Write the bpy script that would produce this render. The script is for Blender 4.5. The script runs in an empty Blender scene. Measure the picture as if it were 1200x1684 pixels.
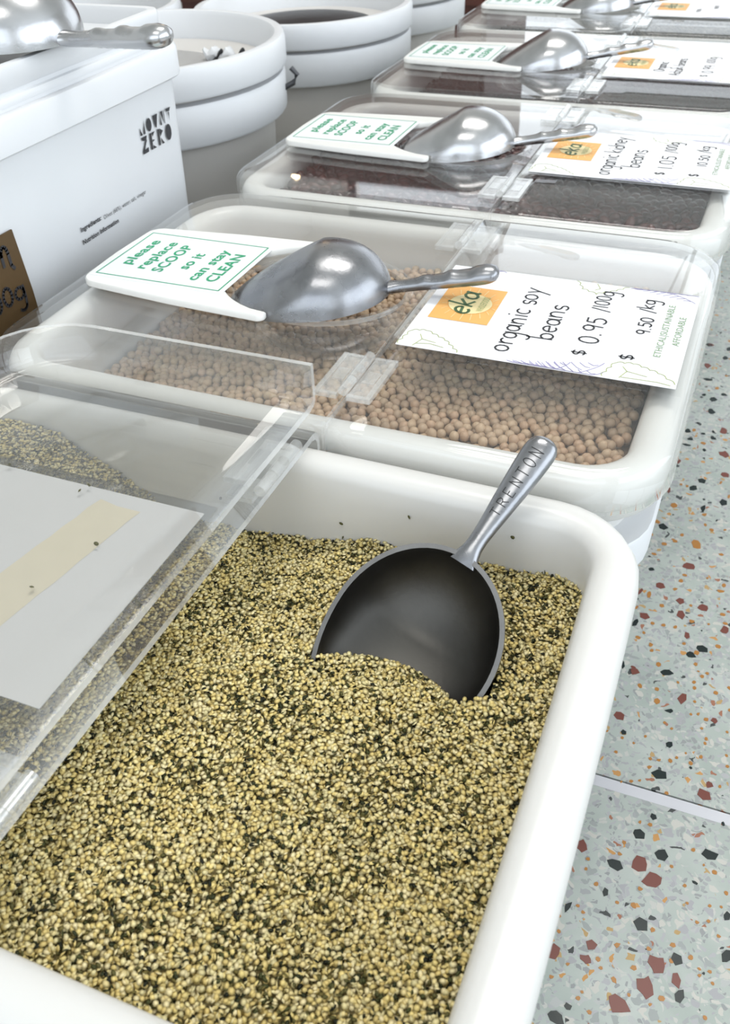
import bpy, bmesh, math, random
import numpy as np
from mathutils import Vector, Matrix
random.seed(7); RNG = np.random.default_rng(7)
scn = bpy.context.scene; COL = scn.collection
PI = math.pi

# ------------------------------------------------------------------ camera
CAM = Vector((0.1793, -0.2026, 0.2601))
RIGHT = Vector((0.9251, 0.3777, -0.0381)).normalized()
FWD = Vector((-0.3164, 0.7115, -0.6275)).normalized()
UP = RIGHT.cross(FWD).normalized()
cd = bpy.data.cameras.new('camera'); cam = bpy.data.objects.new('camera', cd); COL.objects.link(cam)
cam.matrix_world = Matrix(((RIGHT.x, UP.x, -FWD.x, CAM.x), (RIGHT.y, UP.y, -FWD.y, CAM.y), (RIGHT.z, UP.z, -FWD.z, CAM.z), (0, 0, 0, 1)))
cd.sensor_fit = 'VERTICAL'; cd.sensor_height = 24.0; cd.lens = 1500 / 1684 * 24.0
cd.clip_start = 0.01; cd.clip_end = 100
cd.dof.use_dof = True; cd.dof.focus_distance = 0.47; cd.dof.aperture_fstop = 14.0
scn.camera = cam
scn.view_settings.view_transform = 'Standard'; scn.view_settings.look = 'None'
scn.view_settings.gamma = 1.0; scn.view_settings.use_curve_mapping = False
scn.view_settings.exposure = 0.40

# ------------------------------------------------------------------ daylight
w = bpy.data.worlds.new('World'); scn.world = w; w.use_nodes = True
w.node_tree.nodes['Background'].inputs[0].default_value = (0.80, 0.90, 1.0, 1)
w.node_tree.nodes['Background'].inputs[1].default_value = 1.0

def area_light(name, loc, target, sx, sy, power, color):
    l = bpy.data.lights.new(name, 'AREA'); l.shape = 'RECTANGLE'; l.size = sx; l.size_y = sy
    l.energy = power; l.color = color
    o = bpy.data.objects.new(name, l); COL.objects.link(o); o.location = loc
    o.rotation_euler = (Vector(target) - Vector(loc)).to_track_quat('-Z', 'Y').to_euler()
    return o
FLOOR_Z = -0.26
RX0, RX1, RY0, RY1, RZ1 = -3.2, 3.6, -3.0, 6.6, 2.74
area_light('daylight_far_window', (0.2, RY1 - 0.02, 1.25), (0.2, 0, 1.25), 6.0, 2.6, 24, (1.0, 0.98, 0.95))
area_light('daylight_street_window', (RX1 - 0.02, 0.2, 1.2), (0, 0.2, 1.2), 5.6, 2.4, 68, (0.88, 0.94, 1.0))
area_light('daylight_door_window', (0.4, RY0 + 0.02, 1.2), (0.4, 0, 1.2), 4.0, 2.3, 24, (0.90, 0.95, 1.0))
area_light('ceiling_panel_light', (0.1, 1.3, RZ1 - 0.03), (0.1, 1.3, 0), 1.5, 0.9, 30, (1.0, 0.97, 0.92))
area_light('ceiling_panel_light', (0.1, -0.9, RZ1 - 0.03), (0.1, -0.9, 0), 1.5, 0.9, 12, (1.0, 0.97, 0.92))
for loc in ((-2.36, 4.74, 1.56), (-1.45, 5.2, 1.40)):
    l = bpy.data.lights.new('pendant_bulb', 'POINT'); l.energy = 4; l.color = (1.0, 0.72, 0.42); l.shadow_soft_size = 0.04
    o = bpy.data.objects.new('pendant_bulb', l); COL.objects.link(o); o.location = loc

# ------------------------------------------------------------------ materials
def mat_new(name):
    m = bpy.data.materials.new(name); m.use_nodes = True
    nt = m.node_tree
    for n in list(nt.nodes): nt.nodes.remove(n)
    out = nt.nodes.new('ShaderNodeOutputMaterial')
    return m, nt, out
def N(nt, t, **kw):
    n = nt.nodes.new(t)
    for k, v in kw.items():
        if k in n.inputs.keys(): n.inputs[k].default_value = v
        else: setattr(n, k, v)
    return n
def L(nt, a, b): nt.links.new(a, b)
def principled(name, col, rough=0.5, metal=0.0, sss=0.0, spec=0.5, noise=0.0, scale=40.0, bump=0.0, bscale=200.0, trans=0.0):
    m, nt, out = mat_new(name)
    b = N(nt, 'ShaderNodeBsdfPrincipled')
    b.inputs['Base Color'].default_value = (*col, 1); b.inputs['Roughness'].default_value = rough
    b.inputs['Metallic'].default_value = metal; b.inputs['Specular IOR Level'].default_value = spec
    if sss:
        b.inputs['Subsurface Weight'].default_value = sss; b.inputs['Subsurface Radius'].default_value = (0.01, 0.009, 0.008); b.inputs['Subsurface Scale'].default_value = 0.4
    tc = N(nt, 'ShaderNodeTexCoord')
    if noise:
        nz = N(nt, 'ShaderNodeTexNoise'); nz.inputs['Scale'].default_value = scale; nz.inputs['Detail'].default_value = 5
        L(nt, tc.outputs['Object'], nz.inputs['Vector'])
        mx = N(nt, 'ShaderNodeMix', data_type='RGBA')
        mx.inputs[6].default_value = tuple(c * (1 - noise) for c in col) + (1,); mx.inputs[7].default_value = tuple(min(1, c * (1 + noise)) for c in col) + (1,)
        L(nt, nz.outputs['Fac'], mx.inputs[0]); L(nt, mx.outputs[2], b.inputs['Base Color'])
    if bump:
        nb = N(nt, 'ShaderNodeTexNoise'); nb.inputs['Scale'].default_value = bscale; nb.inputs['Detail'].default_value = 4
        L(nt, tc.outputs['Object'], nb.inputs['Vector'])
        bp = N(nt, 'ShaderNodeBump'); bp.inputs['Strength'].default_value = bump; bp.inputs['Distance'].default_value = 0.001
        L(nt, nb.outputs['Fac'], bp.inputs['Height']); L(nt, bp.outputs['Normal'], b.inputs['Normal'])
    L(nt, b.outputs[0], out.inputs[0])
    return m
def acrylic(name, haze=0.018, tint=(0.985, 0.988, 0.985), rough=0.02, f0=0.036, hazecol=(0.9, 0.9, 0.88)):
    m, nt, out = mat_new(name)
    tr = N(nt, 'ShaderNodeBsdfTransparent'); tr.inputs[0].default_value = (*tint, 1)
    gl = N(nt, 'ShaderNodeBsdfGlossy'); gl.inputs['Roughness'].default_value = rough; gl.inputs[0].default_value = (1, 1, 1, 1)
    df = N(nt, 'ShaderNodeBsdfDiffuse'); df.inputs[0].default_value = (*hazecol, 1)
    lw = N(nt, 'ShaderNodeLayerWeight'); lw.inputs[0].default_value = 0.5
    pw = N(nt, 'ShaderNodeMath', operation='POWER'); pw.inputs[1].default_value = 5.0
    L(nt, lw.outputs['Facing'], pw.inputs[0])
    ma = N(nt, 'ShaderNodeMath', operation='MULTIPLY_ADD'); ma.inputs[1].default_value = 1 - f0; ma.inputs[2].default_value = f0
    L(nt, pw.outputs[0], ma.inputs[0])
    tc = N(nt, 'ShaderNodeTexCoord'); nz = N(nt, 'ShaderNodeTexNoise'); nz.inputs['Scale'].default_value = 14; nz.inputs['Detail'].default_value = 6
    L(nt, tc.outputs['Object'], nz.inputs['Vector'])
    mh = N(nt, 'ShaderNodeMath', operation='MULTIPLY'); mh.inputs[1].default_value = haze * 2
    L(nt, nz.outputs['Fac'], mh.inputs[0])
    m1 = N(nt, 'ShaderNodeMixShader'); L(nt, mh.outputs[0], m1.inputs[0]); L(nt, tr.outputs[0], m1.inputs[1]); L(nt, df.outputs[0], m1.inputs[2])
    m2 = N(nt, 'ShaderNodeMixShader'); L(nt, ma.outputs[0], m2.inputs[0]); L(nt, m1.outputs[0], m2.inputs[1]); L(nt, gl.outputs[0], m2.inputs[2])
    L(nt, m2.outputs[0], out.inputs[0])
    return m
def aluminium(name, lo, hi, r0, r1, scale=60):
    m, nt, out = mat_new(name)
    b = N(nt, 'ShaderNodeBsdfPrincipled'); b.inputs['Metallic'].default_value = 1.0
    tc = N(nt, 'ShaderNodeTexCoord'); nz = N(nt, 'ShaderNodeTexNoise'); nz.inputs['Scale'].default_value = scale; nz.inputs['Detail'].default_value = 8
    L(nt, tc.outputs['Object'], nz.inputs['Vector'])
    mx = N(nt, 'ShaderNodeMix', data_type='RGBA'); mx.inputs[6].default_value = (*lo, 1); mx.inputs[7].default_value = (*hi, 1)
    L(nt, nz.outputs['Fac'], mx.inputs[0]); L(nt, mx.outputs[2], b.inputs['Base Color'])
    mr = N(nt, 'ShaderNodeMapRange'); mr.inputs['To Min'].default_value = r0; mr.inputs['To Max'].default_value = r1
    L(nt, nz.outputs['Fac'], mr.inputs['Value']); L(nt, mr.outputs[0], b.inputs['Roughness'])
    n2 = N(nt, 'ShaderNodeTexNoise'); n2.inputs['Scale'].default_value = 420; L(nt, tc.outputs['Object'], n2.inputs['Vector'])
    bp = N(nt, 'ShaderNodeBump'); bp.inputs['Strength'].default_value = 0.12; bp.inputs['Distance'].default_value = 0.0006
    L(nt, n2.outputs['Fac'], bp.inputs['Height']); L(nt, bp.outputs[0], b.inputs['Normal'])
    L(nt, b.outputs[0], out.inputs[0])
    return m
def tinted(name, rough=0.55, sss=0.0, spec=0.4):
    m, nt, out = mat_new(name)
    at = N(nt, 'ShaderNodeAttribute', attribute_name='tint')
    b = N(nt, 'ShaderNodeBsdfPrincipled'); b.inputs['Roughness'].default_value = rough; b.inputs['Specular IOR Level'].default_value = spec
    L(nt, at.outputs['Color'], b.inputs['Base Color']); L(nt, b.outputs[0], out.inputs[0])
    return m
M = {}
M['tub'] = principled('white_polyethylene', (0.70, 0.69, 0.665), 0.30, sss=0.15, noise=0.015, scale=12)
M['bucket'] = principled('white_bucket_plastic', (0.70, 0.71, 0.725), 0.34, sss=0.1, noise=0.02, scale=9)
M['bucket_body'] = principled('shaded_bucket_plastic', (0.60, 0.575, 0.545), 0.4, sss=0.1, noise=0.03, scale=7)  # translucent white plastic; the warm shade below the collar is mixed into its colour
M['acrylic'] = acrylic('clear_acrylic')
M['acrylic_edge'] = acrylic('acrylic_cut_edge', haze=0.33, rough=0.15, f0=0.12)
M['hinge'] = acrylic('clear_hinge_plastic', haze=0.16, rough=0.10, f0=0.10)
M['alu'] = aluminium('cast_aluminium', (0.19, 0.195, 0.21), (0.40, 0.405, 0.42), 0.18, 0.38)
M['alu_bright'] = aluminium('bright_aluminium', (0.40, 0.405, 0.415), (0.62, 0.62, 0.63), 0.16, 0.32)
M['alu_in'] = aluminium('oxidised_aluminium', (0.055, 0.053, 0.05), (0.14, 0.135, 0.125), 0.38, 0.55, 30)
M['alu_rim'] = aluminium('grey_rim_aluminium', (0.13, 0.13, 0.13), (0.27, 0.27, 0.27), 0.4, 0.55)  # rim metal, a darker grey than the outside of the bowl
M['engrave'] = principled('engraved_groove', (0.03, 0.03, 0.032), 0.6)
M['plate'] = principled('white_sign_plastic', (0.78, 0.775, 0.745), 0.4)
M['sticker'] = principled('white_paper_sticker', (0.80, 0.82, 0.84), 0.45)
M['green'] = principled('green_print', (0.015, 0.33, 0.15), 0.5)
M['card'] = principled('white_card', (0.83, 0.83, 0.85), 0.5)
M['ink'] = principled('black_ink', (0.03, 0.03, 0.035), 0.5)
M['orange'] = principled('orange_print', (0.84, 0.44, 0.13), 0.5, noise=0.05, scale=120)
M['cream'] = principled('cream_print', (0.86, 0.72, 0.38), 0.5)
M['darkgreen'] = principled('dark_green_print', (0.07, 0.14, 0.06), 0.5)
M['olive'] = principled('olive_print', (0.42, 0.47, 0.20), 0.5)
M['sage'] = principled('sage_print', (0.24, 0.36, 0.20), 0.5)
M['lilac'] = principled('lilac_print', (0.34, 0.31, 0.52), 0.5)
M['tape'] = principled('masking_tape', (0.87, 0.80, 0.64), 0.6, noise=0.06, scale=90)
M['kraft'] = principled('brown_kraft_card', (0.085, 0.046, 0.012), 0.6, noise=0.12, scale=60)
M['wire'] = principled('dark_wire', (0.08, 0.08, 0.085), 0.4, metal=0.6)
M['wall'] = principled('white_wall_paint', (0.82, 0.81, 0.79), 0.8, bump=0.1, bscale=60)
M['wood'] = principled('dark_red_wood', (0.085, 0.026, 0.018), 0.45, noise=0.3, scale=18)
M['frame'] = principled('dark_window_frame', (0.05, 0.05, 0.055), 0.5)
M['seed'] = tinted('hulled_hemp', 0.65, spec=0.18)
M['bean'] = tinted('dried_bean', 0.42, spec=0.45)
M['bean_gloss'] = tinted('glossy_bean', 0.22, spec=0.6)
M['soy'] = principled('dried_soybean', (0.50, 0.35, 0.225), 0.42, noise=0.10, scale=300)
M['blacklump'] = principled('black_contents', (0.012, 0.012, 0.013), 0.35, bump=0.5, bscale=90)
M['marble'] = principled('white_marble', (0.50, 0.50, 0.53), 0.35, noise=0.12, scale=30)
M['chip_d'] = principled('dark_green_chip', (0.016, 0.024, 0.024), 0.25, spec=0.2, noise=0.5, scale=160)
M['chip_r'] = principled('red_brown_chip', (0.16, 0.055, 0.043), 0.28, spec=0.2, noise=0.3, scale=260)
M['chip_o'] = principled('ochre_chip', (0.36, 0.165, 0.045), 0.28, spec=0.2, noise=0.35, scale=160)
M['groove'] = principled('dark_joint', (0.03, 0.03, 0.03), 0.8)
def terrazzo():
    m, nt, out = mat_new('grey_green_terrazzo')
    b = N(nt, 'ShaderNodeBsdfPrincipled'); b.inputs['Roughness'].default_value = 0.42; b.inputs['Specular IOR Level'].default_value = 0.25
    tc = N(nt, 'ShaderNodeTexCoord')
    wn = N(nt, 'ShaderNodeTexNoise'); wn.inputs['Scale'].default_value = 90; L(nt, tc.outputs['Object'], wn.inputs['Vector'])
    wv = N(nt, 'ShaderNodeMix', data_type='RGBA', blend_type='LINEAR_LIGHT'); wv.inputs[0].default_value = 0.006
    L(nt, tc.outputs['Object'], wv.inputs[6]); L(nt, wn.outputs['Color'], wv.inputs[7])
    base = N(nt, 'ShaderNodeTexNoise'); base.inputs['Scale'].default_value = 25; base.inputs['Detail'].default_value = 6
    L(nt, tc.outputs['Object'], base.inputs['Vector'])
    cr = N(nt, 'ShaderNodeValToRGB'); cr.color_ramp.elements[0].position = .35; cr.color_ramp.elements[0].color = (0.32, 0.36, 0.33, 1)
    cr.color_ramp.elements[1].position = .68; cr.color_ramp.elements[1].color = (0.41, 0.44, 0.41, 1)
    L(nt, base.outputs['Fac'], cr.inputs[0])
    prev = cr.outputs[0]
    def chips(scale, thr, cols, prev, seed):
        mp = N(nt, 'ShaderNodeMapping'); mp.inputs['Location'].default_value = (seed, seed * 1.7, seed * .3)
        L(nt, wv.outputs[2], mp.inputs[0])
        vo = N(nt, 'ShaderNodeTexVoronoi'); vo.inputs['Scale'].default_value = scale; vo.inputs['Randomness'].default_value = 1.0
        L(nt, mp.outputs[0], vo.inputs['Vector'])
        ve = N(nt, 'ShaderNodeTexVoronoi', feature='DISTANCE_TO_EDGE'); ve.inputs['Scale'].default_value = scale
        L(nt, mp.outputs[0], ve.inputs['Vector'])
        sep = N(nt, 'ShaderNodeSeparateColor'); L(nt, vo.outputs['Color'], sep.inputs[0])
        on = N(nt, 'ShaderNodeMath', operation='LESS_THAN'); on.inputs[1].default_value = thr; L(nt, sep.outputs[0], on.inputs[0])
        ed = N(nt, 'ShaderNodeMath', operation='GREATER_THAN'); ed.inputs[1].default_value = 0.09; L(nt, ve.outputs['Distance'], ed.inputs[0])
        mu = N(nt, 'ShaderNodeMath', operation='MULTIPLY'); L(nt, on.outputs[0], mu.inputs[0]); L(nt, ed.outputs[0], mu.inputs[1])
        rp = N(nt, 'ShaderNodeValToRGB'); rp.color_ramp.interpolation = 'CONSTANT'
        els = rp.color_ramp.elements
        els[0].position = 0; els[0].color = (*cols[0], 1); els[1].position = 1 / len(cols); els[1].color = (*cols[min(1, len(cols) - 1)], 1)
        for i in range(2, len(cols)):
            e = els.new(i / len(cols)); e.color = (*cols[i], 1)
        L(nt, sep.outputs[1], rp.inputs[0])
        mx = N(nt, 'ShaderNodeMix', data_type='RGBA'); L(nt, mu.outputs[0], mx.inputs[0]); L(nt, prev, mx.inputs[6]); L(nt, rp.outputs[0], mx.inputs[7])
        return mx.outputs[2]
    prev = chips(330, 0.42, [(0.31, 0.32, 0.32), (0.45, 0.45, 0.42), (0.36, 0.36, 0.37), (0.26, 0.27, 0.27)], prev, 0.3)
    prev = chips(210, 0.34, [(0.39, 0.40, 0.39), (0.33, 0.33, 0.34), (0.47, 0.46, 0.42), (0.29, 0.31, 0.30)], prev, 4.1)
    prev = chips(260, 0.06, [(0.46, 0.24, 0.08), (0.05, 0.055, 0.055), (0.40, 0.27, 0.12), (0.30, 0.13, 0.08)], prev, 9.7)
    L(nt, prev, b.inputs['Base Color']); L(nt, b.outputs[0], out.inputs[0])
    return m
M['terrazzo'] = terrazzo()

# ------------------------------------------------------------------ helpers
def link(o, parent=None):
    COL.objects.link(o)
    if parent is not None: o.parent = parent
    return o
def obj(name, verts, faces, mat, parent=None, smooth=True, midx=None, loc=None, rot=None):
    me = bpy.data.meshes.new(name); me.from_pydata([tuple(v) for v in verts], [], faces); me.update()
    mats = mat if isinstance(mat, (list, tuple)) else [mat]
    for m in mats: me.materials.append(m)
    if midx is not None: me.polygons.foreach_set('material_index', midx)
    if smooth: me.polygons.foreach_set('use_smooth', [True] * len(me.polygons))
    bm = bmesh.new(); bm.from_mesh(me); bmesh.ops.recalc_face_normals(bm, faces=bm.faces); bm.to_mesh(me); bm.free()
    if smooth: me.set_sharp_from_angle(angle=math.radians(42))
    o = bpy.data.objects.new(name, me); link(o, parent)
    if loc: o.location = loc
    if rot: o.rotation_euler = rot
    return o
def tag(o, label=None, cat=None, group=None, kind=None):
    if label: o['label'] = label
    if cat: o['category'] = cat
    if group: o['group'] = group
    if kind: o['kind'] = kind
    return o
def thing(name, loc, label, cat, group=None, rz=0):
    o = bpy.data.objects.new(name, None); COL.objects.link(o); o.location = loc; o.rotation_euler = (0, 0, rz); o.empty_display_size = 0.02
    return tag(o, label, cat, group)
def boxmesh(x0, x1, y0, y1, z0, z1):
    v = [(x0, y0, z0), (x1, y0, z0), (x1, y1, z0), (x0, y1, z0), (x0, y0, z1), (x1, y0, z1), (x1, y1, z1), (x0, y1, z1)]
    f = [(0, 3, 2, 1), (4, 5, 6, 7), (0, 1, 5, 4), (1, 2, 6, 5), (2, 3, 7, 6), (3, 0, 4, 7)]
    return v, f
def boxes(lst):
    V, F = [], []
    for b in lst:
        v, f = boxmesh(*b); k = len(V); V += v; F += [tuple(i + k for i in q) for q in f]
    return V, F
def rrect(hx, hy, r, n=7, m=5, bow=0.0):
    """closed rounded rectangle, counter-clockwise, sides bowed outward by bow"""
    r = max(r, 0.004); P = []
    cs = [(hx - r, hy - r, 0), (-hx + r, hy - r, PI / 2), (-hx + r, -hy + r, PI), (hx - r, -hy + r, 1.5 * PI)]
    for i, (cx, cy, a0) in enumerate(cs):
        arc = [(cx + r * math.cos(a0 + PI / 2 * k / n), cy + r * math.sin(a0 + PI / 2 * k / n)) for k in range(n + 1)]
        P += arc
        nx = cs[(i + 1) % 4]; a1 = nx[2]
        q = (nx[0] + r * math.cos(a1), nx[1] + r * math.sin(a1)); p = arc[-1]
        for k in range(1, m + 1):
            t = k / (m + 1); P.append((p[0] + (q[0] - p[0]) * t, p[1] + (q[1] - p[1]) * t))
    if bow:
        P = [(x + bow * math.copysign(1, x) * max(0, 1 - (y / hy) ** 2) * (abs(x) / hx) ** 6, y + bow * math.copysign(1, y) * max(0, 1 - (x / hx) ** 2) * (abs(y) / hy) ** 6) for x, y in P]
    return P
def loft(loops, cap0=True, cap1=True):
    n = len(loops[0]); V = [p for l in loops for p in l]; F = []
    for i in range(len(loops) - 1):
        for k in range(n):
            a = i * n + k; b = i * n + (k + 1) % n
            F.append((a, b, b + n, a + n))
    if cap0: F.append(tuple(reversed(range(n))))
    if cap1: F.append(tuple(range((len(loops) - 1) * n, len(loops) * n)))
    return V, F
def lathe(prof, n=56, cap0=False, cap1=False):
    return loft([[(r * math.cos(2 * PI * k / n), r * math.sin(2 * PI * k / n), z) for k in range(n)] for r, z in prof], cap0, cap1)
def cyl_between(a, b, r, n=10):
    a = Vector(a); b = Vector(b); d = (b - a).normalized()
    u = d.orthogonal().normalized(); v = d.cross(u)
    lo = [[tuple(p + (u * math.cos(2 * PI * k / n) + v * math.sin(2 * PI * k / n)) * r) for k in range(n)] for p in (a, b)]
    return loft(lo)
def tube(pts, r, n=8):
    lo = []
    for i, p in enumerate(pts):
        p = Vector(p); d = (Vector(pts[min(i + 1, len(pts) - 1)]) - Vector(pts[max(i - 1, 0)])).normalized()
        u = d.cross(Vector((0.3, 0.2, 0.9))).normalized(); v = d.cross(u)
        lo.append([tuple(p + (u * math.cos(2 * PI * k / n) + v * math.sin(2 * PI * k / n)) * r) for k in range(n)])
    return loft(lo)
# flat ink: strokes and letters, given in 2-D and mapped into the plane of the print
def ribbons(polys, wd, to3, thick=None):
    V, F = [], []
    def put(pts):
        k = len(V); V.extend(to3(*p) for p in pts); F.append(tuple(range(k, k + len(pts))))
    for P in polys:
        for i in range(len(P) - 1):
            a, b = Vector(P[i]), Vector(P[i + 1]); d = b - a
            if d.length < 1e-7: continue
            d.normalize(); n = Vector((-d.y, d.x)) * wd / 2; e = d * wd * 0.18
            put([tuple(a - n - e), tuple(b - n + e), tuple(b + n + e), tuple(a + n - e)])
    return V, F
_tc = {}
def text2d(body, bold=0.0):
    key = (body, bold)
    if key in _tc: return _tc[key]
    c = bpy.data.curves.new('lettering', 'FONT'); c.body = body; c.size = 1.0; c.resolution_u = 3; c.offset = bold; c.space_character = 1.05
    o = bpy.data.objects.new('lettering', c); COL.objects.link(o)
    bpy.context.view_layer.update()
    dg = bpy.context.evaluated_depsgraph_get(); me = bpy.data.meshes.new_from_object(o.evaluated_get(dg))
    V = [(v.co.x, v.co.y) for v in me.vertices]; F = [tuple(p.vertices) for p in me.polygons]
    bpy.data.objects.remove(o); bpy.data.curves.remove(c); bpy.data.meshes.remove(me)
    x0 = min(v[0] for v in V); x1 = max(v[0] for v in V)
    V = [((x - x0) / (x1 - x0), y) for x, y in V]
    _tc[key] = (V, F)
    return V, F
def print_text(name, body, x0, x1, y, h, to3, mat, parent, bold=0.02):
    """x0..x1 extent along the line, y the baseline, h the capital height"""
    V, F = text2d(body, bold)
    return obj(name, [to3(x0 + vx * (x1 - x0), y + vy / 0.70 * h) for vx, vy in V], F, mat, parent, smooth=False)
def arc(cx, cy, rx, ry, a0, a1, n=10):
    return [(cx + rx * math.cos(math.radians(a0 + (a1 - a0) * k / n)), cy + ry * math.sin(math.radians(a0 + (a1 - a0) * k / n))) for k in range(n + 1)]
# a hand-lettered alphabet: x-height 1; each glyph is (advance, strokes)
HW = {
 'o': (1.05, [arc(.42, .5, .40, .5, 100, 460)]),
 'r': (.85, [[(.1, 1), (.15, .0)], [(.14, .6)] + arc(.5, .55, .35, .42, 150, 50, 6)]),
 'g': (1.05, [arc(.42, .52, .38, .48, 60, 420), [(.82, 1), (.84, .0), (.78, -.6)] + arc(.45, -.6, .33, .32, 0, -150, 7)]),
 'a': (1.1, [arc(.42, .48, .38, .48, 60, 420), [(.82, .98), (.84, .1), (.98, 0)]]),
 'n': (1.1, [[(.1, 1), (.13, 0)], [(.13, .55)] + arc(.48, .55, .33, .45, 150, 0, 8) + [(.84, 0)]]),
 'i': (.5, [[(.2, .95), (.22, 0)], [(.2, 1.4), (.22, 1.5)]]),
 'c': (.95, [arc(.45, .5, .40, .5, 50, 310)]),
 's': (.85, [arc(.40, .74, .28, .26, 30, 250, 8) + arc(.40, .24, .30, .26, 80, -150, 8)]),
 'y': (1.0, [[(.08, 1), (.42, .15)], [(.85, 1), (.42, .1), (.1, -.8)]]),
 'b': (1.05, [[(.12, 1.9), (.14, 0)], arc(.48, .46, .36, .46, 150, -160, 12)]),
 'e': (.98, [[(.08, .5), (.80, .58)] + arc(.45, .5, .38, .5, 20, 310, 12)]),
 'k': (1.0, [[(.12, 1.8), (.14, 0)], [(.75, 1), (.16, .45), (.8, 0)]]),
 'd': (1.1, [arc(.42, .46, .38, .46, 40, 330, 12), [(.82, 1.85), (.84, 0)]]),
 'z': (.95, [[(.08, 1), (.78, .97), (.1, .03), (.85, .02)]]),
 'u': (1.05, [[(.1, 1), (.12, .45)] + arc(.46, .38, .34, .38, 180, 360, 8) + [(.82, 1), (.86, 0)]]),
 'O': (1.35, [arc(.58, .85, .55, .85, 100, 460, 14)]),
 'A': (1.25, [[(.02, 0), (.55, 1.75), (1.05, 0)], [(.22, .6), (.86, .6)]]),
 'm': (1.5, [[(.1, 1), (.13, 0)], [(.13, .55)] + arc(.38, .55, .25, .45, 150, 0, 6) + [(.63, 0)], [(.63, .55)] + arc(.90, .55, .26, .45, 150, 0, 6) + [(1.18, -.1), (1.36, -.35)]]),
 '0': (1.0, [arc(.42, .72, .36, .72, 100, 460, 14)]),
 '1': (.55, [[(.2, 1.45), (.22, 0)]]),
 '5': (.95, [[(.72, 1.42), (.22, 1.40), (.18, .85)] + arc(.40, .45, .36, .45, 110, -140, 10)]),
 '9': (.95, [arc(.42, 1.02, .32, .40, 30, 390, 10), [(.74, 1.2), (.66, .0)]]),
 '.': (.45, [[(.15, .08), (.2, .0)]]),
 '/': (.65, [[(.05, -.35), (.5, 1.5)]]),
 '$': (1.0, [arc(.42, .98, .32, .32, 30, 260, 8) + arc(.42, .36, .34, .32, 80, -150, 8), [(.42, 1.5), (.42, -.15)]]),
 ' ': (.6, []),
}
def hand_text(name, body, x0, x1, y, to3, mat, parent, wd, xh=None):
    adv = sum(HW[c][0] for c in body); k = (x1 - x0) / adv; ky = xh or k
    polys, x = [], x0
    rr = random.Random(hash(body) % 1000 if False else len(body) * 7)
    for c in body:
        dy = rr.uniform(-.08, .08) * ky
        for s in HW[c][1]: polys.append([(x + px * k, y + dy + py * ky) for px, py in s])
        x += HW[c][0] * k
    v, f = ribbons(polys, wd, to3)
    return obj(name, v, f, mat, parent, smooth=False)

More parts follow.
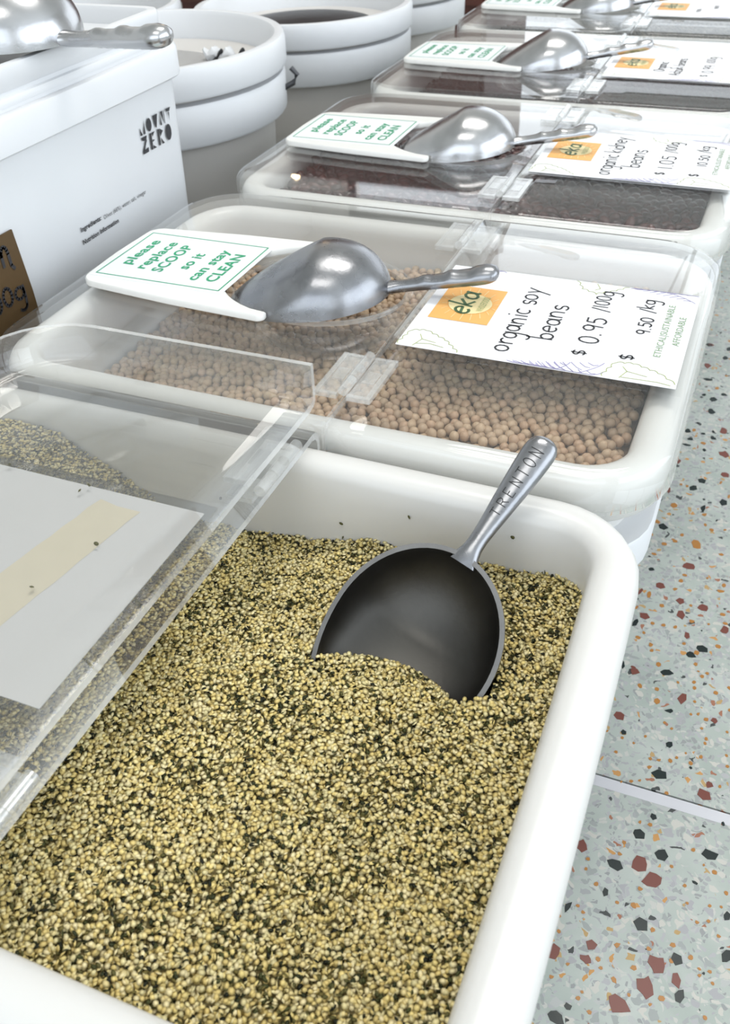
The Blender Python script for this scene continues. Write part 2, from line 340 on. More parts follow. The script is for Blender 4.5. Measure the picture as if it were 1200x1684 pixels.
# ------------------------------------------------------------------ the setting
fl = obj('floor', *boxmesh(RX0, RX1, RY0, RY1, FLOOR_Z - 0.05, FLOOR_Z - 0.004), M['groove'], smooth=False); tag(fl, kind='structure')
SY0, SY1 = 0.1735, 0.1818
obj('terrazzo_slab', *boxmesh(RX0, RX1, RY0, SY0, FLOOR_Z - 0.004, FLOOR_Z), M['terrazzo'], fl, smooth=False)
obj('terrazzo_slab', *boxmesh(RX0, RX1, SY1 + 0.0014, RY1, FLOOR_Z - 0.004, FLOOR_Z), M['terrazzo'], fl, smooth=False)
obj('marble_strip', *boxmesh(RX0, RX1, SY0, SY1, FLOOR_Z - 0.004, FLOOR_Z + 0.0001), M['marble'], fl, smooth=False)
CHIPS = [('d',0.197,0.2872,5.1,3.7),('d',0.2043,0.1967,6.6,5.2),('d',0.206,0.1634,2.5,2.4),('d',0.199,0.1484,4.7,3.9),('d',0.2143,0.1386,5.5,4.8),('d',0.2418,0.1482,6.4,4.5),('d',0.1892,0.1223,6.9,4.2),('d',0.1873,0.1025,2.1,2.9),('d',0.1686,0.0857,2.4,3.9),('d',0.2094,0.0905,5.3,5.8),('d',0.2315,0.0774,3.9,3.6),('d',0.255,0.1129,2.3,3.1),('d',0.2354,0.0578,3.4,4.8),('d',0.1764,0.0229,5.7,3.9),('d',0.1809,0.0302,2.7,2.4),('d',0.2568,0.0887,2.8,5.1),('d',0.2036,0.2523,4.6,1.8),('d',0.1771,0.2226,2.4,2.2),('d',0.2075,0.2232,3.1,3.4),('d',0.2353,0.1274,2.4,1.3),('d',0.2233,0.2091,1.3,1.2),('r',0.1748,0.2803,3.7,3.7),('r',0.2112,0.2673,3.9,5.9),('r',0.1717,0.2362,4.9,5),('r',0.234,0.2547,3.1,2.7),('r',0.2338,0.1903,6.1,4.9),('r',0.2359,0.1997,2.6,2.8),('r',0.1676,0.1273,4.2,4.9),('r',0.2031,0.1277,4.6,5.4),('r',0.2116,0.1201,5.7,5.3),('r',0.1861,0.0685,4.3,3.8),('r',0.1664,0.0567,3.8,4.6),('r',0.1845,0.0592,3.5,2.9),('r',0.2215,0.0705,5.3,5.7),('r',0.2176,0.0558,4.9,6.9),('r',0.233,0.0662,3.4,4.7),('r',0.2052,0.0411,6.8,5),('o',0.1945,0.2582,2.6,3.1),('o',0.1805,0.2683,2,2.4),('o',0.1974,0.2068,1.7,1.9),('o',0.198,0.2,1.7,1.9),('o',0.2101,0.2101,1.7,1.9),('o',0.2286,0.2201,1.5,1.7),('o',0.2229,0.2128,1.7,1.9),('o',0.1752,0.2044,1.4,1.5),('o',0.1988,0.1565,1.3,1.4),('o',0.205,0.1569,1.6,1.7),('o',0.1921,0.1388,1.4,1.5),('o',0.1908,0.1301,1.5,1.5),('o',0.1735,0.1199,1.4,1.4),('o',0.1737,0.1129,1.2,1.2),('o',0.1813,0.1054,1.6,1.6),('o',0.206,0.1118,1.6,1.6),('o',0.2211,0.1328,1.6,1.6),('o',0.2457,0.1382,1.7,1.8),('o',0.232,0.1486,1.5,1.5),('o',0.2302,0.1233,1.3,1.4),('o',0.195,0.0985,1.3,1.2),('o',0.1654,0.0784,1.2,1.2),('o',0.1671,0.0694,1.4,1.3),('o',0.174,0.0883,1.3,1.2),('o',0.1776,0.0855,1.3,1.3),('o',0.1995,0.0733,2,1.9),('o',0.2163,0.0776,1.6,1.5),('o',0.2285,0.0846,1.8,1.7),('o',0.1759,0.0528,1.3,1.2),('o',0.2102,0.0639,1.9,1.8),('o',0.191,0.0617,1.7,1.6),('o',0.1933,0.0573,1.3,1.2),('o',0.169,0.0427,1.4,1.3),('o',0.1862,0.0407,1.3,1.2),('o',0.185,0.0367,1.5,1.3),('o',0.1921,0.0318,1.5,1.4),('o',0.2216,0.0475,1.2,1.1),('o',0.21,0.0486,1.2,1.1),('o',0.2443,0.0727,1.3,1.2),('o',0.2492,0.0768,1.3,1.2),('o',0.2386,0.0809,1.7,1.6),('o',0.2517,0.099,1.3,1.3),('o',0.2455,0.106,1.3,1.3),('o',0.2395,0.1029,1.3,1.3),('o',0.2327,0.1125,1.3,1.3),('o',0.2452,0.1157,1.2,1.2),('o',0.2513,0.1172,1.2,1.2),('o',0.2493,0.0514,1.5,1.3),('o',0.2511,0.071,1.2,1.1),('o',0.2113,0.1838,1.5,1.6),('o',0.2426,0.2008,1.2,1.4),('o',0.2323,0.2801,1.8,2.2),('o',0.2245,0.2966,1.5,1.8),('o',0.2214,0.2924,1.6,2.1),('o',0.2191,0.2666,1.6,1.9),('o',0.2176,0.2796,1.6,2),('o',0.2059,0.2808,1.2,1.5),('o',0.1928,0.2691,1.7,2.1),('o',0.2073,0.2373,1.2,1.4),('o',0.2021,0.2407,1.1,1.4),('o',0.23,0.2368,1.4,1.7),('o',0.2297,0.2326,1.3,1.5),('o',0.2428,0.2472,1.4,1.6),('o',0.218,0.2542,1.4,1.7),('o',0.2228,0.2564,1.4,1.7),('o',0.2264,0.2445,1.2,1.4),('o',0.2188,0.2197,1.1,1.3),('o',0.2137,0.2141,1.3,1.4),('o',0.1771,0.2176,1.2,1.4),('o',0.1664,0.2197,1.1,1.3),('o',0.1851,0.2159,1,1.2),('o',0.2457,0.2186,1.3,1.5),('d',0.1733,0.8,4.5,4),('d',0.1948,0.7974,3.7,5.3),('d',0.1931,0.7745,3.4,5.1),('d',0.1811,0.7216,5.9,3.6),('d',0.1795,0.6883,2.9,3.4),('d',0.1896,0.6819,4.2,5.6),('d',0.199,0.6953,3.8,3.4),('d',0.1901,0.6583,4.1,6.5),('d',0.1723,0.6144,3.3,4.7),('d',0.1762,0.6001,3,3.3),('d',0.175,0.589,5,2.3),('d',0.1869,0.6136,2.5,2.4),('d',0.1966,0.609,3.6,2.7),('d',0.1907,0.5857,2.1,2.9),('d',0.1942,0.5344,4.7,5.3),('d',0.1884,0.5201,3.7,5.7),('d',0.216,0.5075,4.2,5),('d',0.2001,0.4929,3.3,5.4),('d',0.1704,0.4544,5.4,5.2),('d',0.1696,0.3964,2.6,2.8),('d',0.1672,0.3312,2.3,4.9),('d',0.2176,0.3206,5.5,3.9),('d',0.2112,0.3114,4.1,3.8),('d',0.1656,0.2843,1.9,4.4),('d',0.2131,0.4792,1.1,1.6),('d',0.2158,0.3393,0.8,1.2),('d',0.1958,0.6207,1.6,3),('d',0.1796,0.6318,1.5,1.7),('r',0.205,0.6253,3.6,6.1),('r',0.2094,0.5843,4.9,6.3),('r',0.171,0.5584,2.1,4.9),('r',0.2133,0.551,5.1,5.4),('r',0.1978,0.4106,5.1,4),('r',0.179,0.3794,4.7,5.1),('r',0.1656,0.3673,1.8,5.5),('r',0.1971,0.3668,4.4,3.9),('r',0.2141,0.3649,4,3.8),('r',0.1993,0.3519,4.3,5.4),('r',0.173,0.3396,5.2,4.5),('r',0.2062,0.3296,2.8,4.4),('r',0.232,0.3461,3.1,4.5),('r',0.1735,0.2842,2.7,1.8),('r',0.1682,0.5089,2,5.7),('r',0.1744,0.8003,4.1,3.6),('r',0.1764,0.7507,4,5.8),('o',0.1757,0.4888,3.6,4.1),('o',0.2006,0.4409,4,7.4),('o',0.1751,0.4324,2.5,2.5),('o',0.1831,0.4388,2.5,2),('o',0.1875,0.4491,1.9,2.3),('o',0.1654,0.4603,2.6,2.6),('o',0.1891,0.5968,2.8,2.6),('o',0.1911,0.7058,2.5,3.1),('o',0.1776,0.617,2.4,4.1),('o',0.1941,0.3903,2.2,2.3),('o',0.21,0.4649,2.5,2.1),('o',0.2046,0.47,1.6,2.3),('o',0.1686,0.4162,3.1,2.2),('o',0.1835,0.3561,2.6,3),('o',0.1962,0.3984,2.1,1.8),('o',0.191,0.3789,2.1,2.2),('o',0.2077,0.3467,2.3,2.3),('o',0.2293,0.3624,2.3,2.1),('o',0.188,0.335,2,1.8),('o',0.1967,0.336,1.7,2),('o',0.172,0.3154,2.2,2),('o',0.182,0.3111,1.7,2.7),('o',0.1836,0.3054,1.7,1.7),('o',0.2292,0.3268,2.5,2.3),('o',0.215,0.3149,2.5,2.7),('o',0.1904,0.2934,2.2,2.6),('o',0.2136,0.401,1.2,1.6),('o',0.2269,0.3967,1.9,2.7),('o',0.2251,0.3888,3.2,2.2),('o',0.2316,0.3532,2.5,1.6),('o',0.1774,0.5222,1.5,2),('o',0.1827,0.5218,1.7,2),('o',0.2023,0.484,2.9,2.4),('o',0.2198,0.5179,1.3,3.4),('o',0.221,0.4342,2.8,2.2),('o',0.1722,0.3661,2.1,4.4),('o',0.1653,0.3471,1.3,2.1),('o',0.18,0.3343,1.7,2),('o',0.2049,0.3639,1.7,2.1),('o',0.2157,0.3028,1.6,2.2),('o',0.2051,0.3207,1.7,1.6),('o',0.1753,0.322,1.3,1.8)]
chip_me = {}
for kind in 'dro':
    chip_me[kind] = []
    for s in range(9):
        n = random.choice((5, 6, 7, 8)); a0 = random.uniform(0, 6)
        ring = [(math.cos(a0 + 2 * PI * k / n + random.uniform(-.22, .22)) * (rr := random.uniform(.62, 1.15)), math.sin(a0 + 2 * PI * k / n) * rr) for k in range(n)]
        v = [(x, y, 0.0) for x, y in ring] + [(x * .985, y * .985, 0.00022) for x, y in ring]
        f = [tuple(range(n, 2 * n))] + [(k, (k + 1) % n, n + (k + 1) % n, n + k) for k in range(n)]
        me = bpy.data.meshes.new('stone_chip'); me.from_pydata(v, [], f); me.materials.append(M['chip_' + kind]); chip_me[kind].append(me)
for kind, x, y, sx, sy in CHIPS:
    o = bpy.data.objects.new('stone_chip', random.choice(chip_me[kind])); link(o, fl)
    o.location = (x, y, FLOOR_Z); o.scale = (sx * .001, sy * .001, 1); o.rotation_euler = (0, 0, random.uniform(-.3, .3))
for k in range(70):   # the same small ochre, red and black chips in the strip of floor between the listed ones and further back
    kind = random.choice('oooord'); o = bpy.data.objects.new('stone_chip', random.choice(chip_me[kind])); link(o, fl)
    y = random.uniform(0.05, 0.85); s = random.uniform(.0012, .0022)
    o.location = (random.uniform(0.176, 0.285), y, FLOOR_Z); o.scale = (s, s * random.uniform(.6, 1), 0.95); o.rotation_euler = (0, 0, random.uniform(0, 6))
ce = obj('ceiling', *boxmesh(RX0, RX1, RY0, RY1, RZ1, RZ1 + .1), M['wall'], smooth=False); tag(ce, kind='structure')
def wall(name, lst): tag(obj(name, *boxes(lst), M['wall'], smooth=False), kind='structure')
wall('wall_left', [(RX0 - .1, RX0, RY0, RY1, FLOOR_Z, RZ1)])

wz0, wz1 = -.05, 2.55
wall('wall_back', [(RX0, -1.6, RY0 - .1, RY0, FLOOR_Z, RZ1), (2.4, RX1, RY0 - .1, RY0, FLOOR_Z, RZ1), (-1.6, 2.4, RY0 - .1, RY0, FLOOR_Z, wz0), (-1.6, 2.4, RY0 - .1, RY0, wz1, RZ1)])
wall('wall_right', [(RX1, RX1 + .1, RY0, -2.6, FLOOR_Z, RZ1), (RX1, RX1 + .1, 3.0, RY1, FLOOR_Z, RZ1), (RX1, RX1 + .1, -2.6, 3.0, FLOOR_Z, wz0), (RX1, RX1 + .1, -2.6, 3.0, wz1, RZ1)])
wall('wall_far', [(RX0, -2.8, RY1, RY1 + .1, FLOOR_Z, RZ1), (3.2, RX1, RY1, RY1 + .1, FLOOR_Z, RZ1), (-2.8, 3.2, RY1, RY1 + .1, FLOOR_Z, wz0), (-2.8, 3.2, RY1, RY1 + .1, wz1, RZ1)])
w1 = obj('window_1', *boxes([(-2.8 + i * 3.0 - .03, -2.8 + i * 3.0 + .03, RY1 - .06, RY1 - .03, wz0, wz1) for i in range(3)] + [(-2.8, 3.2, RY1 - .06, RY1 - .03, z, z + .05) for z in (wz0, wz1 - .05)]), M['frame'], smooth=False); tag(w1, kind='structure')
w2 = obj('window_2', *boxes([(RX1 - .06, RX1 - .03, -2.6 + i * 1.4 - .03, -2.6 + i * 1.4 + .03, wz0, wz1) for i in range(5)] + [(RX1 - .06, RX1 - .03, -2.6, 3.0, z, z + .05) for z in (wz0, wz1 - .05)]), M['frame'], smooth=False); tag(w2, kind='structure')

# ------------------------------------------------------------------ tubs
XL, XR, HY = -0.237, 0.174, 0.1485
XC, HX = (XL + XR) / 2, (XR - XL) / 2
TUBY = [0.0, 0.300, 0.6075, 0.9185, 1.232]
ORD = ['hemp seed', 'soybean', 'kidney bean', 'adzuki bean', 'rearmost']
def tub_shell():
    thx, thy, R = HX - .0035, HY - .0035, .043
    prof = [(.045, 0.0), (.043, .003), (.020, .172), (.0165, .180), (.0165, .226), (.003, .2262), (.0005, .229), (0, .239), (.0008, .2455), (.0035, .2500), (.0080, .2522), (.0130, .2527), (.0165, .2520), (.0195, .2500), (.0212, .2460), (.0225, .236), (.0245, .20), (.042, .012), (.050, .008)]
    loops = []
    for o_, z in prof: loops.append([(x, y, z) for x, y in rrect(thx - o_, thy - o_, R - min(o_, .024), bow=.0015)])
    return loft(loops)
def tub_collar():
    thx, thy, R = HX - .0035, HY - .0035, .043
    prof = [(.0165, .183), (.0045, .184), (.0025, .1855), (.002, .205), (.0032, .2065), (.0165, .2075)]
    return loft([[(x, y, z) for x, y in rrect(thx - o_, thy - o_, R - min(o_, .024), bow=.0015)] for o_, z in prof], False, False)
TUBLAB = ['open white rectangular tub in front holding hemp seeds', 'white rectangular tub of soybeans behind the open hemp tub',
          'white rectangular tub of dark kidney beans, third in the row', 'white rectangular tub of dark adzuki beans, fourth in the row',
          'white rectangular tub at the far end of the row']
shell_me = collar_me = None
for i, y in enumerate(TUBY):
    t = thing('food_tub', (XC, y, FLOOR_Z), TUBLAB[i], 'tub', 'white food tubs in a row')
    if shell_me is None:
        a = obj('shell', *tub_shell(), M['tub'], t); b = obj('collar', *tub_collar(), M['bucket'], t); shell_me, collar_me = a.data, b.data
    else:
        for nm, me in (('shell', shell_me), ('collar', collar_me)): link(bpy.data.objects.new(nm, me), t)

# ------------------------------------------------------------------ acrylic lids with hinges and scoop cups
CUPX, CUPA, CUPB = -0.069, 0.060, 0.0485
def upath(x0, xe, hy, r, n=7, m=6):
    P = [(x0 + (xe - r - x0) * k / m, -hy) for k in range(m)]
    P += [(xe - r + r * math.sin(PI / 2 * k / n), -hy + r - r * math.cos(PI / 2 * k / n)) for k in range(n + 1)]
    P += [(xe, -(hy - r) + 2 * (hy - r) * k / m) for k in range(1, m)]
    P += [(xe - r + r * math.cos(PI / 2 * k / n), hy - r + r * math.sin(PI / 2 * k / n)) for k in range(n + 1)]
    P += [(xe - r + (x0 - xe + r) * k / m, hy) for k in range(1, m + 1)]
    return P
LP = [(.0075, 0), (.0028, -.0010), (.0008, -.0032), (0, -.0075), (0, -.024), (.0028, -.024), (.0028, -.0080), (.0042, -.0050), (.0078, -.0035)]
def lid_half(xe, hole):
    bm = bmesh.new(); sgn = 1 if xe > 0 else -1; loops = []
    for ins, z in LP:
        loops.append([bm.verts.new((sgn * x, y, z)) for x, y in upath(.0008, abs(xe) - ins, HY - ins, .045 - ins)])
    n = len(loops[0])
    def face(vs, mi):
        f = bm.faces.new(vs); f.material_index = mi; f.smooth = mi == 0
    for i in range(len(loops) - 1):
        for k in range(n - 1):
            face((loops[i][k], loops[i][k + 1], loops[i + 1][k + 1], loops[i + 1][k]), 1 if i == 4 else 0)
    for e in (0, n - 1):
        for a, b in ((0, 8), (1, 7), (2, 7), (3, 6)):
            pass
        q = [l[e] for l in loops]
        face((q[0], q[1], q[2], q[7], q[8]), 1); face((q[2], q[3], q[6], q[7]), 1); face((q[3], q[4], q[5], q[6]), 1)
    face((loops[0][0], loops[0][-1], loops[8][-1], loops[8][0]), 1)
    if not hole:
        face(loops[0], 0); face(loops[8], 0)
    else:
        hl = []
        for z in (0, -.0035): hl.append([bm.verts.new((CUPX + CUPA * .97 * math.cos(2 * PI * k / 40), CUPB * .97 * math.sin(2 * PI * k / 40), z)) for k in range(40)])
        for k in range(40): face((hl[0][k], hl[0][(k + 1) % 40], hl[1][(k + 1) % 40], hl[1][k]), 1)
        for L_, H_ in ((loops[0], hl[0]), (loops[8], hl[1])):
            ed = []
            for lp in (L_, H_):
                for k in range(len(lp)):
                    a, b = lp[k], lp[(k + 1) % len(lp)]
                    ed.append(bm.edges.get((a, b)) or bm.edges.new((a, b)))
            bmesh.ops.triangle_fill(bm, use_beauty=True, edges=ed)
    bmesh.ops.recalc_face_normals(bm, faces=bm.faces)
    me = bpy.data.meshes.new('lid_panel'); bm.to_mesh(me); bm.free(); me.materials.append(M['acrylic']); me.materials.append(M['acrylic_edge'])
    return me
FIX_ME, FIX_PLAIN, FLAP_ME = lid_half(XL, True), lid_half(XL, False), lid_half(XR, False)
def cup_mesh():
    pr = [(1.05, .0008), (1.06, .0016), (1.05, .0024), (1.0, .0024), (.965, .0005), (.95, -.012), (.90, -.024), (.78, -.024), (.55, -.040), (.2, -.042)]
    pr2 = [(.2, -.0405), (.54, -.0386), (.765, -.0328), (.88, -.0234), (.93, -.012), (.945, -.0005)]
    pr = pr2[::-1][:0] + pr
    mk = lambda P: [[(CUPX + CUPA * s * math.cos(2 * PI * k / 48), CUPB * s * math.sin(2 * PI * k / 48), z) for k in range(48)] for s, z in P]
    return loft(mk(pr), False, True)
CUP_ME = None
def hinge_leaf_bm():
    V, F = boxes([(.003, .0165, -.022, .022, .0004, .0026), (.0135, .0165, -.022, .022, .0026, .0034), (.003, .0135, .0195, .022, .0026, .0032), (.003, .0135, -.022, -.0195, .0026, .0032),
                  (.0055, .0125, -.006, .006, .0026, .0031)])
    return V, F
def slots_bm():
    return boxes([(.008, .0105, y - .0035, y + .0035, .00262, .00275) for y in (-.0135, .0135)])
HM = {}
def hinge(parent, y, folded):
    if not HM:
        V, F = [], []
        for a, b, r in ((-.019, -.0065, .0030), (-.006, .006, .0032), (.0065, .021, .0030)):
            v, f = cyl_between((0, a, .0040), (0, b, .0040), r, 14); k = len(V); V += v; F += [tuple(i + k for i in q) for q in f]
        h = obj('hinge', V, F, M['hinge'], parent); HM['b'] = h.data
        lf = obj('hinge_leaf', *hinge_leaf_bm(), M['hinge'], h, smooth=False); HM['l'] = lf.data
        sl = obj('hinge_slot', *slots_bm(), M['acrylic_edge'], h, smooth=False); HM['s'] = sl.data
        bpy.data.objects.remove(sl); bpy.data.objects.remove(lf); bpy.data.objects.remove(h)
    h = link(bpy.data.objects.new('hinge', HM['b']), parent); h.location = (0, y, 0)
    if folded: h.location = (0, y, .0025)
    a = link(bpy.data.objects.new('hinge_leaf', HM['l']), h); a.rotation_euler = (0, 0, PI)
    b = link(bpy.data.objects.new('hinge_leaf', HM['l']), h)
    if folded: a.location = (0, 0, -.0025); b.rotation_euler = (0, PI, 0); b.location = (0, 0, 2 * ZH - .0025)
    return h
ZH = 0.0068
LIDLAB = ['clear acrylic lid on the front hemp tub with its flap folded back open', 'closed clear acrylic lid on the soybean tub', 'closed clear acrylic lid on the kidney bean tub',
          'closed clear acrylic lid on the adzuki bean tub', 'closed clear acrylic lid on the tub at the far end']
for i, y in enumerate(TUBY):
    t = thing('acrylic_lid', (0, y, 0), LIDLAB[i], 'lid', 'hinged acrylic lids')
    link(bpy.data.objects.new('fixed_panel', FIX_PLAIN if i == 0 else FIX_ME), t)
    fp = link(bpy.data.objects.new('flap_panel', FLAP_ME), t)
    if i == 0: fp.rotation_euler = (0, PI, 0); fp.location = (0, 0, 2 * ZH)
    for s in (-1, 1): hinge(t, s * .1017, i == 0)
    if i:
        if CUP_ME is None: CUP_ME = obj('scoop_cup', *cup_mesh(), M['acrylic'], t).data
        else: link(bpy.data.objects.new('scoop_cup', CUP_ME), t)

# ------------------------------------------------------------------ white sign plates
def plate_outline():
    P = []
    def rnd(cx, cy, r, a0, a1, n=5): return [(cx + r * math.cos(math.radians(a0 + (a1 - a0) * k / n)), cy + r * math.sin(math.radians(a0 + (a1 - a0) * k / n))) for k in range(n + 1)]
    P += rnd(-.213, .036, .012, 180, 98)                       # back left corner
    P += [(-.15, .0545)] + rnd(-.0865, .0530, .005, 90, -20)      # horn
    P += [(CUPX + (.0655) * math.cos(math.radians(a)), .0532 * math.sin(math.radians(a))) for a in range(112, 249, 8)]
    P += rnd(-.0865, -.0530, .005, 20, -90) + [(-.15, -.0545)]
    P += rnd(-.213, -.036, .012, 262, 180)
    P += [(-.2262, -.012), (-.2265, 0), (-.2262, .012)]
    return P[::-1]
PL = plate_outline()
def plate_mesh():
    cx = sum(p[0] for p in PL) / len(PL)
    def ins(d):
        out = []
        n = len(PL)
        for k in range(n):
            a, b, c = Vector(PL[k - 1]), Vector(PL[k]), Vector(PL[(k + 1) % n])
            t = ((b - a).normalized() + (c - b).normalized()).normalized(); out.append((b.x - t.y * d, b.y + t.x * d))
        return out
    return loft([[(x, y, z) for x, y in ins(d)] for d, z in ((.0008, .0004), (0, .0012), (0, .0040), (.0009, .0050))])
PLAB = ['white plastic sign plate asking to replace the scoop, on the soybean lid', 'white plastic sign plate asking to replace the scoop, on the kidney bean lid',
        'white plastic sign plate asking to replace the scoop, on the adzuki bean lid', 'white plastic sign plate on the lid at the far end, cut by the photo edge']
PT = {}
ptz = .0056
pto3 = lambda z: (lambda s, q: (-q, s, z))
def plate(i, y):
    t = thing('scoop_sign', (0, y, 0), PLAB[i], 'sign', 'scoop sign plates')
    if i == 0:
        PT['plate'] = obj('plate', *plate_mesh(), M['plate'], t)
        st = obj('sticker', *boxmesh(-.2222, -.1205, -.0385, .0385, .0050, .0053), M['sticker'], t, smooth=False)
        bx = [(-.0350, .2190), (.0365, .2190), (.0365, .1245), (-.0350, .1245), (-.0350, .2190)]
        obj('border_line', *ribbons([bx], .0009, pto3(.00545)), M['green'], st, smooth=False)
        for body, x0, x1, base, h in (('please', -.0170, .0245, .2045, .0078), ('replace', -.0205, .0250, .1905, .0078), ('SCOOP', -.0215, .0230, .1768, .0080),
                                      ('so it', -.0125, .0135, .1615, .0078), ('can stay', -.0262, .0235, .1470, .0078), ('CLEAN', -.0245, .0200, .1335, .0080)):
            print_text('printed_line', body, x0, x1, base, h, pto3(.0055), M['green'], st, bold=.022)
        PT['root'] = t; PT['st'] = st
    else:
        link(bpy.data.objects.new('plate', PT['plate'].data), t)
        st = link(bpy.data.objects.new('sticker', PT['st'].data), t)
        for c in PT['st'].children: link(bpy.data.objects.new(c.name.split('.')[0], c.data), st)
for i in range(4): plate(i, TUBY[i + 1])

# ------------------------------------------------------------------ price cards
KX0, KY0 = .007, -.0599
CS, CT = .1145, .158
def scallop(pts, amp, n=7):
    out = []
    for i in range(len(pts) - 1):
        a, b = Vector(pts[i]), Vector(pts[i + 1]); d = b - a; nn = Vector((-d.y, d.x)).normalized(); m = max(2, int(d.length / .0045))
        for k in range(m * n + 1):
            t = k / (m * n); out.append(tuple(a + d * t + nn * amp * abs(math.sin(PI * t * m))))
    return out
def feather(p0, p1, bulge, n):
    """pointed leaf outline with slanting veins"""
    a, b = Vector(p0), Vector(p1); d = b - a; nn = Vector((-d.y, d.x))
    up = [tuple(a + d * t + nn * bulge * math.sin(PI * t) ** .8) for t in [k / 18 for k in range(19)]]
    st = [up]
    for k in range(n):
        t = .06 + .86 * k / n; q = t + .10
        st.append([tuple(a + d * t), tuple(a + d * (t + q) / 2 + nn * bulge * .45 * math.sin(PI * t)), tuple(a + d * min(q, .97) + nn * bulge * .9 * math.sin(PI * min(q, .97)))])
    return st
CARDTXT = [None,
  dict(name=[('organic soy', .0105, .0965, .064), ('beans', .031, .078, .0845)], p1='0.95', u1='/100g', p2='9.50', u2='/kg'),
  dict(name=[('organic kidney', .0085, .108, .064), ('beans', .031, .078, .0845)], p1='1.05', u1='/100g', p2='10.50', u2='/kg'),
  dict(name=[('Organic', .031, .074, .060), ('Adzuki beans', .018, .092, .078)], p1='0.99', u1='100g', p2=None, u2=None),
  dict(name=None, p1=None, u1=None, p2=None, u2=None)]
CLAB = ['price card seen from its blank back with masking tape, folded open on the front tub', 'white price card for organic soy beans at 0.95', 'white price card for organic kidney beans at 1.05',
        'white price card for adzuki beans on the fourth lid', 'white price card with orange logo on the far end lid, cut by the photo edge']
CH = {}
def price_card(i, y):
    t = thing('price_card', (0, y, 0), CLAB[i], 'card', 'price cards')
    if i == 0: t.rotation_euler = (0, PI, 0); t.location = (-.005, y, 2 * ZH)
    z = .0026
    def part(nm, key, fn, mat, parent):
        if key not in CH: CH[key] = obj(nm, *fn(), mat, parent, smooth=False).data; return [c for c in parent.children][-1]
        return link(bpy.data.objects.new(nm, CH[key]), parent)
    part('card_holder', 'holder', lambda: boxmesh(KX0 - .0045, KX0 + CT + .0035, KY0 - .004, KY0 + CS + .004, .0003, .0018), M['acrylic_holder'], t)
    paper = part('paper_card', 'paper', lambda: boxmesh(KX0, KX0 + CT, KY0, KY0 + CS, .0020, z - .0002), M['card'], t)
    if i == 0:
        n = 14; V = []
        for k in range(n + 1):
            f = k / n; yy = .046 - f * .1035
            V += [(.0345 + .016 * f + random.uniform(-.0004, .0004), yy, .00190), (.0465 + .018 * f, yy, .00184), (.057 + .019 * f + random.uniform(-.0005, .0005), yy + .002, .00190)]
        F = [(3 * k + a, 3 * k + a + 1, 3 * k + a + 4, 3 * k + a + 3) for k in range(n) for a in (0, 1)]
        tp = tag(obj('masking_tape', V, F, M['tape'], paper, smooth=False), 'yellowed masking tape strip')
        return
    to3 = lambda s, q: (KX0 - q, KY0 + s, z)
    to4 = lambda s, q: (KX0 - q, KY0 + s, z + .0002)
    to5 = lambda s, q: (KX0 - q, KY0 + s, z + .0003)
    s0, s1, t0, t1 = .0376, .0853, .0067, .0440
    lg = part('logo_patch', 'logo', lambda: ([to3(s0, -t0), to3(s1, -t0), to3(s1, -t1), to3(s0, -t1)], [(0, 1, 2, 3)]), M['orange'], paper)
    part('logo_disc', 'disc', lambda: ([to4(.0615 + .0135 * math.cos(a * PI / 18), -.0265 + .0135 * math.sin(a * PI / 18)) for a in range(36)], [tuple(range(36))]), M['cream'], lg)
    def rays():
        P = []
        for a in range(0, 360, 20):
            c, s = math.cos(math.radians(a)), math.sin(math.radians(a)); P.append([(.0615 + .0145 * c, -.0265 + .0145 * s), (.0615 + min(.022, .022) * c, -.0265 + .0175 * s)])
        return ribbons(P, .0004, to4)
    part('logo_rays', 'rays', rays, M['cream'], lg)
    def eka():
        k = .0105; x = .0465; y_ = -.0285; P = []
        for c in 'eka':
            for st in HW[c][1]: P.append([(x + px * k + .22 * py * k * .9, y_ + py * k * .85) for px, py in st])
            x += HW[c][0] * k * .98
        return ribbons(P, .0019, to5)
    part('logo_name', 'eka', eka, M['darkgreen'], lg)
    if 'whole' not in CH: CH['whole'] = print_text('logo_small_line', 'WHOLEFOODS', .053, .073, -.0365, .0042, to5, M['olive'], lg, bold=.005).data
    else: link(bpy.data.objects.new('logo_small_line', CH['whole']), lg)
    c = CARDTXT[i]
    if c['name']:
        for body, a, b, base in c['name']: hand_text('handwritten_line', body, a, b, -base, to3, M['ink'], paper, .00115, .0078 if i < 3 else .0065)
    else:
        P = [[(.03 + k * .0012, -.06 + .003 * math.sin(k * 1.3) - (.02 if k > 20 else 0)) for k in range(a, a + 20)] for a in (0, 21)]
        obj('handwritten_line', *ribbons(P, .001, to3), M['ink'], paper, smooth=False)
    if c['p1']:
        hand_text('handwritten_price', '$', .0195, .0265, -.1055, to3, M['ink'], paper, .0010, .0052)
        hand_text('handwritten_price', c['p1'], .0345, .0685, -.1095, to3, M['ink'], paper, .00115, .0078)
        hand_text('handwritten_price', c['u1'], .0765, .1055, -.1075, to3, M['ink'], paper, .0010, .0062)
    if c['p2']:
        hand_text('handwritten_price', '$', .0225, .0295, -.1315, to3, M['ink'], paper, .0010, .0052)
        hand_text('handwritten_price', c['p2'], .0545 if len(c['p2']) == 4 else .048, .0775, -.1355, to3, M['ink'], paper, .0010, .0052)
        hand_text('handwritten_price', c['u2'], .0835, .1015, -.1335, to3, M['ink'], paper, .0010, .0055)
    if 'eth' not in CH:
        CH['eth'] = print_text('printed_line', 'ETHICAL|SUSTAINABLE', .031, .097, -.1455, .0040, to3, M['sage'], paper, bold=0).data
        CH['aff'] = print_text('printed_line', 'AFFORDABLE', .0465, .083, -.1535, .0040, to3, M['sage'], paper, bold=0).data
    else:
        for k in ('eth', 'aff'): link(bpy.data.objects.new('printed_line', CH[k]), paper)
